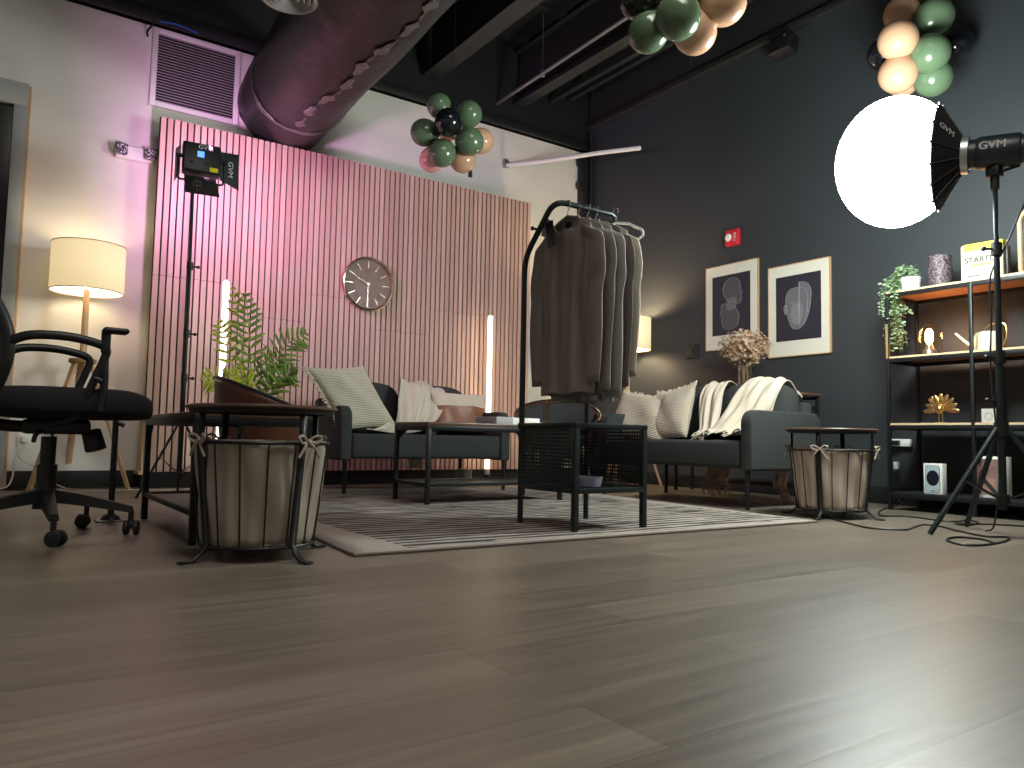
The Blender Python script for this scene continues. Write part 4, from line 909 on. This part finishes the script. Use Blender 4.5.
for sy in (-1, 1):
    y = sy * .255
    a = B(); a.tube([(-.155, y * .93, .70), (-.09, y * 1.0, .728), (.02, y * 1.03, .732), (.115, y * 1.03, .715), (.145, y * 1.03, .695), (.14, y * 1.02, .66), (.105, y * .98, .56), (.07, y * .86, .455), (.0, y * .5, .42)], [.017, .014], 10, 48)
    arm = a.done('armrest', black_plastic, oc)
    B().box((.142, y * 1.04, .725), (.03, .034, .09), .008).box((.172, y * 1.04, .765), (.085, .07, .02), .009, 3).done('arm_pad', black_plastic, oc) if sy < 0 else None
    B().tube([(.142, y * 1.02, .66), (.145, y * 1.0, .56), (.135, y * .99, .47)], .014, 8, 8).cyl((.135, y * 1.02, .58), (.11, y * 1.02, .59), .012, n=8).done('arm_adjuster', black_plastic, oc) if sy < 0 else None
fs = thing('floor_stand', 'slim black post on a flat base plate behind the office chair', 'stand', (.50, 3.86, 0))
B().cyl((0, 0, .006), (0, 0, .455), .013, n=14).sph((0, 0, .455), .015).cyl((0, 0, .44), (.035, -.01, .425), .010, n=10).done('post', black_metal, fs)
B().lathe([(0, .006), (.042, .006), (.035, .02), (.018, .032), (0, .032)], 24).done('foot_collar', black_plastic, fs)
B().span((-.06, -.06, 0), (.075, .06, .006), .002).done('base_plate', mat('grey_plate', (.16, .16, .16), .35, .6), fs)

# ------------------------------------------------------------------ console + vase + flowers
cn = thing('console_table', 'narrow dark console behind the right loveseat', 'table', (4.93, 3.94, 0))
B().span((-.12, -.62, .755), (.12, .62, .775), .003).done('top_board', brown_top, cn)
b = B()
for y in (-.60, .60):
    for x in (-.10, .10): b.box((x, y, .378), (.022, .022, .756), .002)
    b.box((0, y, .10), (.2, .02, .02)); b.box((0, y, .67), (.2, .02, .02))
for x in (-.1, .1): b.box((x, 0, .10), (.02, 1.2, .02)); b.box((x, 0, .74), (.02, 1.2, .02))
b.done('frame', black_metal, cn); B().span((-.1, -.60, .665), (.1, .60, .68)).done('lower_shelf', black_metal, cn)
vs = thing('glass_vase', 'tall clear glass vase on the console behind the right loveseat', 'vase', (4.90, 3.885, .775))
B().lathe([(0, .004), (.052, .004), (.056, .02), (.058, .27), (.053, .27), (.050, .024), (0, .02)], 32).done('vase_glass', clear_glass, vs)
fl = thing('dried_flowers', 'bunch of dried hydrangea flowers in the glass vase', 'flowers', (4.90, 3.885, .80))
rn = random.Random(11); s_ = B(); bl = B(); CF = V((0, 0, .345))
for k in range(22):
    a = rn.uniform(0, 2 * PI); r = rn.uniform(.02, .2) ; tip = V((r * math.cos(a), r * math.sin(a) * 1.15, .27 + rn.uniform(0, .20)))
    s_.tube([(rn.uniform(-.02, .02), rn.uniform(-.02, .02), .0), (rn.uniform(-.025, .025), rn.uniform(-.025, .025), .18), tip], [.003, .0015], 5, 8)
for k in range(950):
    d = V((rn.gauss(0, 1), rn.gauss(0, 1), rn.gauss(0, 1))).normalized() * rn.uniform(.45, 1.05); p = CF + V((d.x * .17, d.y * .215, d.z * .14 + .03 * abs(d.x)))
    n_ = (d + V((rn.gauss(0, .5), rn.gauss(0, .5), rn.gauss(0, .5)))).normalized(); t1 = n_.orthogonal().normalized(); t2 = n_.cross(t1); ro = rn.uniform(0, 6); s0 = rn.uniform(.012, .022)
    for q_ in range(4):
        a = ro + q_ * PI / 2; u1 = t1 * math.cos(a) + t2 * math.sin(a); u2 = n_.cross(u1)
        bl.bm.faces.new([bl.bm.verts.new(x) for x in (p, p + u1 * s0 * .6 + u2 * s0 * .4 + n_ * .003, p + u1 * s0 + n_ * .005, p + u1 * s0 * .6 - u2 * s0 * .4 + n_ * .003)])
s_.done('stems', dstem, fl); bl.done('flower_heads', petal, fl, 20)

# ------------------------------------------------------------------ pictures
def art_frame(label, loc, W=.555, H=.735, tilt=0.):
    p = thing('framed_print', label, 'picture', loc, -PI / 2, 'framed prints on the dark wall'); p.rotation_euler.y = tilt
    f = B(); w = .009; d = .02
    for sx in (-1, 1): f.span((sx * W / 2, -d, 0), (sx * (W / 2 - w), 0, H), .002)
    f.span((-W / 2, -d, 0), (W / 2, 0, w), .002); f.span((-W / 2, -d, H - w), (W / 2, 0, H), .002); f.done('frame', pale_wood, p)
    B().span((-W / 2 + .008, -.018, .008), (W / 2 - .008, -.004, H - .008)).done('mat_board', matboard, p)
    B().span((-.20, -.0195, .125), (.20, -.018, H - .095)).done('print', print_dark, p)
    return p
def flatp(b, pts, y, c, s, rot=0, flip=1):
    ca, sa = math.cos(rot), math.sin(rot); b.poly([V((c[0] + s * (ca * x * flip - sa * z), y, c[1] + s * (sa * x * flip + ca * z))) for x, z in pts], (0, -.0003, 0))
def outl(b, pts, y, c, s, rot=0, flip=1, w=.004, close=True):
    ca, sa = math.cos(rot), math.sin(rot); P = [V((c[0] + s * (ca * x * flip - sa * z), y, c[1] + s * (sa * x * flip + ca * z))) for x, z in pts]
    n = len(P)
    for i in range(n if close else n - 1): b.bar(P[i], P[(i + 1) % n], w, .0006)
def sm(pts, n=60): return [(v.x, v.z) for v in catmull([(x, 0, z) for x, z in pts] + [(pts[0][0], 0, pts[0][1])], n)][:-1]
face = sm([(0, 1), (.32, .95), (.54, .74), (.60, .42), (.57, .05), (.50, -.32), (.38, -.68), (.2, -.95), (0, -1), (-.2, -.95), (-.38, -.68), (-.50, -.32), (-.57, .05), (-.60, .42), (-.54, .74), (-.32, .95)])
half = sm([(0, 1), (.32, .95), (.54, .74), (.60, .42), (.57, .05), (.50, -.32), (.38, -.68), (.2, -.95), (0, -1), (0, -.5), (0, 0), (0, .5)])
ear = sm([(0, .2), (.10, .16), (.12, 0), (.08, -.2), (0, -.26)], 20)
profile = sm([(-.1, 1), (.35, .93), (.62, .62), (.66, .3), (.60, .12), (.74, -.14), (.62, -.22), (.64, -.36), (.58, -.5), (.52, -.72), (.25, -.76), (.08, -.6), (-.3, -.5), (-.62, -.1), (-.72, .35), (-.5, .82)], 80)
p1 = art_frame('framed print of two overlapping head outlines left of the other print', (XB, 4.25, 1.195), tilt=0)
g1 = B(); flatp(g1, profile, -.0197, (.02, .475), .135, R(8), 1); flatp(g1, profile, -.0201, (-.015, .300), .135, R(188), 1); g1.done('head_shapes', print_g1, p1)
g2 = B(); flatp(g2, sm([(-.1, .55), (.5, .45), (.5, -.3), (.1, -.55), (-.5, -.45), (-.45, .3)], 30), -.0205, (.005, .388), .10); g2.done('overlap_shape', print_g2, p1)
ol = B(); outl(ol, profile, -.0206, (.02, .475), .135, R(8), 1, .0035); outl(ol, profile, -.0207, (-.015, .300), .135, R(188), 1, .0035); ol.done('outlines', print_g3, p1)
p2 = art_frame('framed print of one front facing head right of the other print', (XB, 3.60, 1.085), tilt=0)
b = B(); flatp(b, face, -.0197, (-.01, .375), .165); flatp(b, half, -.0199, (.012, .405), .175)
for sx in (-1, 1): flatp(b, ear, -.0197, (-.01 + sx * .095, .380), .165, 0, sx)
b.done('head_shapes', print_g2, p2)
b = B(); flatp(b, sm([(-.3, .3), (0, .38), (.3, .3), (.4, -.2), (.25, -.7), (0, -.82), (-.25, -.7), (-.4, -.2)], 40), -.0203, (-.01, .36), .14); b.done('face_shape', mat('print_soft_grey', (.20, .20, .215), .6), p2)
b = B(); outl(b, face, -.0206, (-.01, .375), .165, w=.004); outl(b, half, -.0207, (.012, .405), .175, w=.005)
for z, w_ in ((-.06, .03), (-.075, .022)): outl(b, [(-w_, z + .008), (0, z), (w_, z + .008)], -.0207, (-.01, .37), 1, w=.003, close=False)
for sx in (-1, 1):
    outl(b, ear, -.0206, (-.01 + sx * .095, .380), .165, 0, sx, .004); outl(b, [(-.022, 0), (0, .01), (.022, 0), (0, -.008)], -.0207, (-.01 + sx * .035, .42), 1, w=.003)
outl(b, [(.0, .05), (.014, -.02), (0, -.026), (-.014, -.02)], -.0207, (-.01, .385), 1, w=.003, close=False)
b.done('outlines', print_g3, p2)

# ------------------------------------------------------------------ shelf unit
su = thing('shelf_unit', 'open black metal shelf unit with wooden boards on the dark wall', 'shelf', (4.94, 2.66, 0), -PI / 2)
# local x runs to the right (world -y); front at local y = -.19
LW = 1.55; f = B()
for x in (0, .505, 1.01, 1.535):
    for y in (-.18, .18): f.box((x + .01, y, .69), (.020, .020, 1.38), .002)
for z in (1.372, .952, .527, .098):
    for y in (-.18, .18): f.box((LW / 2, y, z - .006), (LW, .018, .026), .002)
    for x in (0, 1.535): f.box((x + .01, 0, z - .006), (.02, .36, .030), .002)
f.done('frame', black_metal, su)
for z in (1.372, .952, .527):
    bd = B().span((.004, -.180, z + .004), (LW, .182, z + .020), .002).done('shelf_board', shelf_wood, su); plabel(B().span((.004, -.1835, z + .005), (LW, -.180, z + .0195)).done('edge_band', pale_edge, bd), 'pale front edge band')
plabel(B().span((.004, -.182, .095), (LW, .182, .111), .002).done('shelf_board', black_paint, su), 'black bottom board')
b = B(); b.box((0.01, -.194, 1.07), (.012, .004, .22)); b.done('lit_edge_strip', gold_lit, su)  # lit edge of the upright, its light put into the strip's gold colour
def sx_(y, z, x=4.9): return (x, y, z)
SZ = [1.3925, .9725, .5475, .1115]
# trailing plant
tpn = thing('trailing_plant', 'trailing ivy in a white pot hanging over the left end of the shelf', 'plant', (4.86, 2.55, SZ[0]), -PI / 2)
B().lathe([(0, 0), (.052, 0), (.062, .08), (.064, .088), (.056, .088), (.052, .07), (0, .068)], 30).done('pot', white_pot, tpn); B().lathe([(0, .072), (.053, .072)], 20).done('soil', soil, tpn, solid=.003)
rn = random.Random(21); vs_ = B(); lf = B()
def leaf(b, p, d, up, s):
    d = d.normalized(); n_ = (up - d * up.dot(d)).normalized(); sd = d.cross(n_)
    pr = [(0, .0), (.25, .38), (.55, .45), (.8, .26), (1, 0)]; mid = [b.bm.verts.new(p + d * s * t + n_ * s * .10 * math.sin(PI * t)) for t, w in pr]
    for sg in (-1, 1):
        ed_ = [b.bm.verts.new(p + d * s * t + sd * sg * s * w) for t, w in pr[1:-1]]
        E = [mid[0]] + ed_ + [mid[-1]]
        for i in range(4):
            q_ = [mid[i], mid[i + 1], E[i + 1], E[i]]; u_ = []
            for v in q_:
                if v not in u_: u_.append(v)
            if len(u_) > 2: b.bm.faces.new(u_)
for k in range(28):
    x0 = rn.uniform(-.03, .03); L_ = rn.uniform(.12, .47) if k > 3 else rn.uniform(.36, .5); ex = rn.uniform(-.13, -.01); ey = rn.uniform(-.12, .06)
    P = catmull([(x0, 0, .075), (x0 - .03, ey * .6, .125 + rn.uniform(0, .04)), (ex - .02, ey, .06), (ex - rn.uniform(.0, .03), ey - .02, -.10 if L_ > .2 else -.02), (ex + rn.uniform(-.03, .04), ey - .02, .08 - L_)], 40)
    vs_.tube(P, .0014, 5); m_ = int(14 + L_ * 72)
    for i in range(m_):
        t = .12 + .88 * i / m_; p = P[int(t * 40)]; a = rn.uniform(0, 2 * PI); d = V((math.cos(a), math.sin(a), rn.uniform(-.7, .2)))
        leaf(lf, p + d * .006, d, V((0, -.6, .8)) + V((rn.uniform(-.4, .4), rn.uniform(-.4, .4), 0)), rn.uniform(.016, .029))
for k in range(70):
    a = rn.uniform(0, 2 * PI); p = V((rn.uniform(-.075, .05), rn.uniform(-.05, .05), rn.uniform(.08, .15) if k > 4 else rn.uniform(.15, .18))); leaf(lf, p, V((math.cos(a), math.sin(a), rn.uniform(-.1, .6))), V((0, -.5, 1)), rn.uniform(.018, .03))
vs_.done('vines', stem_m, tpn); lf.done('leaves', vine_m, tpn, 30)
# glitter vase
gv = thing('glitter_vase', 'dark glittery glass vase on the top shelf beside the ivy', 'vase', (4.90, 2.385, SZ[0]))
b = B(); b.lathe([(0, 0), (.058, 0), (.066, .05), (.070, .12), (.064, .17), (.070, .205), (.062, .205), (.056, .16), (.058, .05), (0, .01)], 32); b.done('vase_glass', glitter, gv, 60)
# startup tin
tn = thing('storage_tin', 'cream box with a yellow stripe on the top shelf behind the stand', 'box', (4.90, 2.13, SZ[0]), -PI / 2 + R(4))
B().span((-.115, -.035, 0), (.115, .035, .235), .012, 3).done('box_body', cream_tin, tn)
B().span((-.093, -.037, .193), (.116, -.034, .217)).span((.113, -.037, .193), (.117, .036, .217)).span((-.093, -.036, .217), (.116, .034, .2365)).done('yellow_stripe', yellow, tn)
text('STARTUP', .046, dark_print, tn, Matrix.Translation((.005, -.0358, .135)) @ FRONT, bold=.0010)
b = B().span((-.05, -.0365, .100), (.055, -.0355, .110)); b.done('yellow_underline', yellow, tn)
B().span((-.075, -.0365, .034), (-.005, -.0355, .044)).done('caption_bar', print_g2, tn)
B().box((.132, .0, .1), (.012, .05, .20), .003).done('box_back_edge', black_plastic, tn)
# mirror
mr = thing('rounded_mirror', 'rounded mirror in a wooden frame at the right end of the top shelf', 'mirror', (4.96, 1.82, SZ[0]), -PI / 2)
def rr(w, h, r, n=6):
    o_ = []
    for cx, cz, a0 in ((w - r, h - r, 0), (-w + r, h - r, 90), (-w + r, r, 180), (w - r, r, 270)):
        for k in range(n + 1): t = R(a0 + 90 * k / n); o_.append((cx + r * math.cos(t), cz + r * math.sin(t)))
    return o_
B().tube([(x, 0, z) for x, z in rr(.135, .40, .06)], .013, 8, closed=True).done('frame', pale_wood, mr)
B().poly([(x, -.002, z) for x, z in rr(.132, .395, .058)], (0, .006, 0)).done('glass', mat('mirror_glass', (.35, .38, .42), .08, .9), mr)
# dome lamp
dl = thing('dome_lamp', 'small lamp with a glowing bulb under a glass dome on the second shelf', 'lamp', (4.90, 2.46, SZ[1]))
B().lathe([(0, 0), (.038, 0), (.038, .035), (.026, .05), (.020, .075), (0, .075)], 28).done('socket', galv, dl)
B().lathe([(.0, .075), (.012, .075), (.024, .10), (.024, .15), (.014, .172), (0, .176)], 24).done('bulb', filament, dl)
B().lathe([(.072, .002), (.074, .12), (.068, .165), (.05, .195), (.025, .212), (0, .216)], 36).done('glass_dome', amber_glass, dl, 60)
lamp_light('dome_glow', 'POINT', (4.97, 2.42, SZ[1] + .13), 3.4, (1., .48, .2), .03)
# watering can
wc = thing('watering_can', 'pale enamel watering can with a long spout on the second shelf', 'watering can', (4.90, 2.115, SZ[1]), -PI / 2)
B().lathe([(0, 0), (.072, 0), (.076, .01), (.074, .09), (.062, .112), (.05, .118), (.046, .112), (.06, .085), (.06, .01), (0, .008)], 36).done('body', canister, wc)
B().tube([(-.06, 0, .035), (-.11, 0, .055), (-.185, -.0, .128)], [.012, .007], 10, 10).done('spout', canister, wc)
B().tube([(-.02, 0, .11), (-.01, 0, .15), (.05, 0, .165), (.095, 0, .15), (.10, 0, .08), (.074, 0, .02)], .005, 8, 24).done('handle', brass, wc)
# golden peacock
pk = thing('gold_bird_ornament', 'golden bird ornament with fanned feathers on the third shelf', 'ornament', (4.90, 2.40, SZ[2]), -PI / 2)
b = B()
for k in range(9):
    a = R(-4 + 188 * k / 8); c = V((math.cos(a), 0, math.sin(a))); p = V((0, .01, .085)); L_ = .108 if k in (0, 8) else .10
    b.sph(p + c * (L_ * .62), (L_ * .42, .006, .0155), 14, 8, Matrix.Rotation(-a, 4, 'Y'))
    b.tube([p, p + c * L_ * .3], .004, 6)
b.done('fan_feathers', brass, pk); b = B().sph((0, -.008, .088), (.026, .024, .030)).tube([(-.012, -.012, .10), (-.03, -.018, .13), (-.034, -.02, .155)], [.009, .006], 8, 8).sph((-.035, -.022, .16), .010, 10, 8).cyl((-.04, -.025, .16), (-.052, -.03, .155), .003, .001, 6); b.done('body', brass, pk)
B().cyl((-.009, 0, .004), (-.009, 0, .07), .0035, n=8).cyl((.012, 0, .004), (.012, 0, .07), .0035, n=8).box((0, 0, .003), (.06, .04, .006), .002).done('legs', brass, pk)
cd = thing('white_card', 'small square white card standing at the back of the third shelf', 'card', (5.07, 2.195, SZ[2]), -PI / 2)
B().box((0, 0, .047), (.082, .008, .094), .002).done('card_board', paper, cd); B().lathe([(.018, 0), (.024, 0), (.024, .001), (.018, .001), (.018, 0)], 24, (0, -.0045, .047), MX).done('round_emblem', mat('pale_grey', (.55, .55, .54), .6), cd)
# phone box, magazine box
pbx = thing('phone_box', 'white phone box with a dark phone pictured, upright on the bottom shelf', 'box', (4.86, 2.42, SZ[3]), -PI / 2 - R(6))
B().span((-.060, -.024, 0), (.060, .024, .188), .003).done('box_body', paper, pbx)
B().poly([(x, -.0243, z + .012) for x, z in rr(.045, .164, .012)], (0, -.0004, 0)).done('phone_picture', phone_blue, pbx)
B().sph((0, -.0247, .098), (.041, .0006, .048), 24, 10).done('picture_swirl', phone_dark, pbx)
b = B(); outl(b, [(x, z) for x, z in rr(.045, .164, .012)], -.0249, (0, .012), 1, w=.003); b.box((0, -.025, .021), (.022, .0006, .004)); b.box((0, -.0255, .10), (.03, .0006, .003)); b.done('picture_outline', dark_print, pbx)
mg = thing('magazine_box', 'white box printed with a portrait on the bottom shelf behind the stand', 'box', (4.86, 2.085, SZ[3]), -PI / 2 - R(5))
B().span((-.085, -.028, 0), (.085, .028, .24), .003).done('box_body', paper, mg); B().span((-.082, -.0285, .02), (.055, -.0282, .225)).done('portrait_print', skin_pr, mg)
# power strip on the wall
pw = thing('power_strip', 'white power strip with black plugs on the wall under the third shelf', 'power strip', (XB - .02, 2.80, .40), -PI / 2)
B().span((-.075, -.03, 0), (.075, 0, .05), .006).done('strip_body', white_p, pw)
B().box((-.045, -.045, .025), (.03, .03, .032), .005).box((-.005, -.045, .025), (.03, .03, .032), .005).done('plugs', black_plastic, pw)
B().tube([(-.045, -.06, .02), (-.05, -.07, -.1), (-.03, -.06, -.2), (.0, -.05, -.36), (.06, -.06, -.39)], .004, 6, 20).done('lead', black_plastic, pw)
B().box((-.01, -.05, -.13), (.03, .03, .05), .006).done('adapter', white_p, pw)

# ------------------------------------------------------------------ cables on the floor
def cable(name, label, pts, r, m, n=120, z=None):
    P = [(x, y, (z or r) + .0005) for x, y in pts]; return tag(B().tube(P, r, 6, n).done(name, m), label, 'cable')
cable('power_cable', 'black cord looping on the floor at the foot of the softbox stand', [(4.02, 2.68), (3.80, 2.44), (3.62, 2.20), (3.56, 2.08), (3.64, 1.96), (3.80, 2.0), (3.98, 2.04), (3.97, 1.95), (3.85, 1.82), (3.74, 1.65), (3.80, 1.58), (3.63, 1.52), (3.42, 1.50), (3.32, 1.55), (3.42, 1.66), (3.58, 1.69), (3.60, 1.60), (3.50, 1.50)], .0045, black_plastic)
cable('extension_cable', 'black cord running along the floor past the shelf unit', [(5.12, 2.80), (4.6, 2.62), (4.25, 2.42), (4.35, 2.32), (4.28, 2.10), (4.34, 2.04), (4.46, 2.06), (4.40, 1.97), (4.18, 1.92), (4.20, 1.99), (4.33, 1.90), (4.43, 1.76), (4.5, 1.5)], .0045, black_plastic)
cable('lamp_cable', 'pale cord trailing from the left floor lamp along the floor', [(.52, 6.05), (.50, 5.95), (.56, 5.80), (.70, 5.74), (.90, 5.77), (1.05, 5.72), (1.3, 5.75)], .004, tan_cord)
cable('floor_cable', 'dark cord lying along the back baseboard at left', [(.12, 6.05), (.3, 5.97), (.5, 6.12), (.75, 6.06), (.95, 6.10)], .006, black_plastic)
c = B().tube([(.25, 6.15, .31), (.22, 6.10, .22), (.30, 6.08, .16), (.36, 6.06, .14), (.42, 6.0, .05), (.5, 5.97, .006)], .004, 6, 30).done('outlet_cable', tan_cord); tag(c, 'pale cord dropping from the wall socket to the floor', 'cable')
c = B().tube([(.235, 6.14, .29), (.20, 6.1, .2), (.19, 6.08, .08), (.16, 6.05, .02), (.08, 6.0, .006)], .006, 6, 30).done('outlet_cable', tan_cord); tag(c, 'thicker pale cord hanging left of the wall socket', 'cable')
pp = thing('paper_roll', 'short grey white roll standing under the far loveseat', 'roll', (3.30, 5.45, .013))
B().lathe([(0, 0), (.062, 0), (.066, .006), (.066, .125), (.062, .13), (.03, .13), (.03, .10), (0, .10)], 30).done('roll_body', mat('grey_felt', (.42, .40, .38), .9), pp)

# ------------------------------------------------------------------ light, camera, view
lamp_light('fill_light', 'AREA', (1.3, .7, 4.2), 130, (1., .96, .88), 2.2, (R(0), 0, 0))  # added overhead fill, stands for no visible fixture
w = bpy.data.worlds.new('room_air'); sc.world = w; w.use_nodes = True
w.node_tree.nodes['Background'].inputs[0].default_value = (.5, .55, .65, 1); w.node_tree.nodes['Background'].inputs[1].default_value = .16

F, YAW, PIT, ROL = 765.858, R(34.63957), R(4.096533), R(1.117433)
cam = bpy.data.cameras.new('camera'); co = bpy.data.objects.new('camera', cam); col.objects.link(co)
cam.sensor_fit = 'HORIZONTAL'; cam.sensor_width = 36; cam.lens = F / 1024 * 36; cam.clip_start = .02
fw = V((math.sin(YAW) * math.cos(PIT), math.cos(YAW) * math.cos(PIT), math.sin(PIT))); rt = V((math.cos(YAW), -math.sin(YAW), 0)); up = rt.cross(fw)
r2 = rt * math.cos(ROL) + up * math.sin(ROL); u2 = up * math.cos(ROL) - rt * math.sin(ROL)
co.matrix_world = Matrix(((r2.x, u2.x, -fw.x, 0), (r2.y, u2.y, -fw.y, 0), (r2.z, u2.z, -fw.z, .40), (0, 0, 0, 1)))
sc.camera = co
vw = sc.view_settings; vw.view_transform = 'Standard'; vw.look = 'None'; vw.gamma = 1; vw.use_curve_mapping = False; vw.exposure = .38
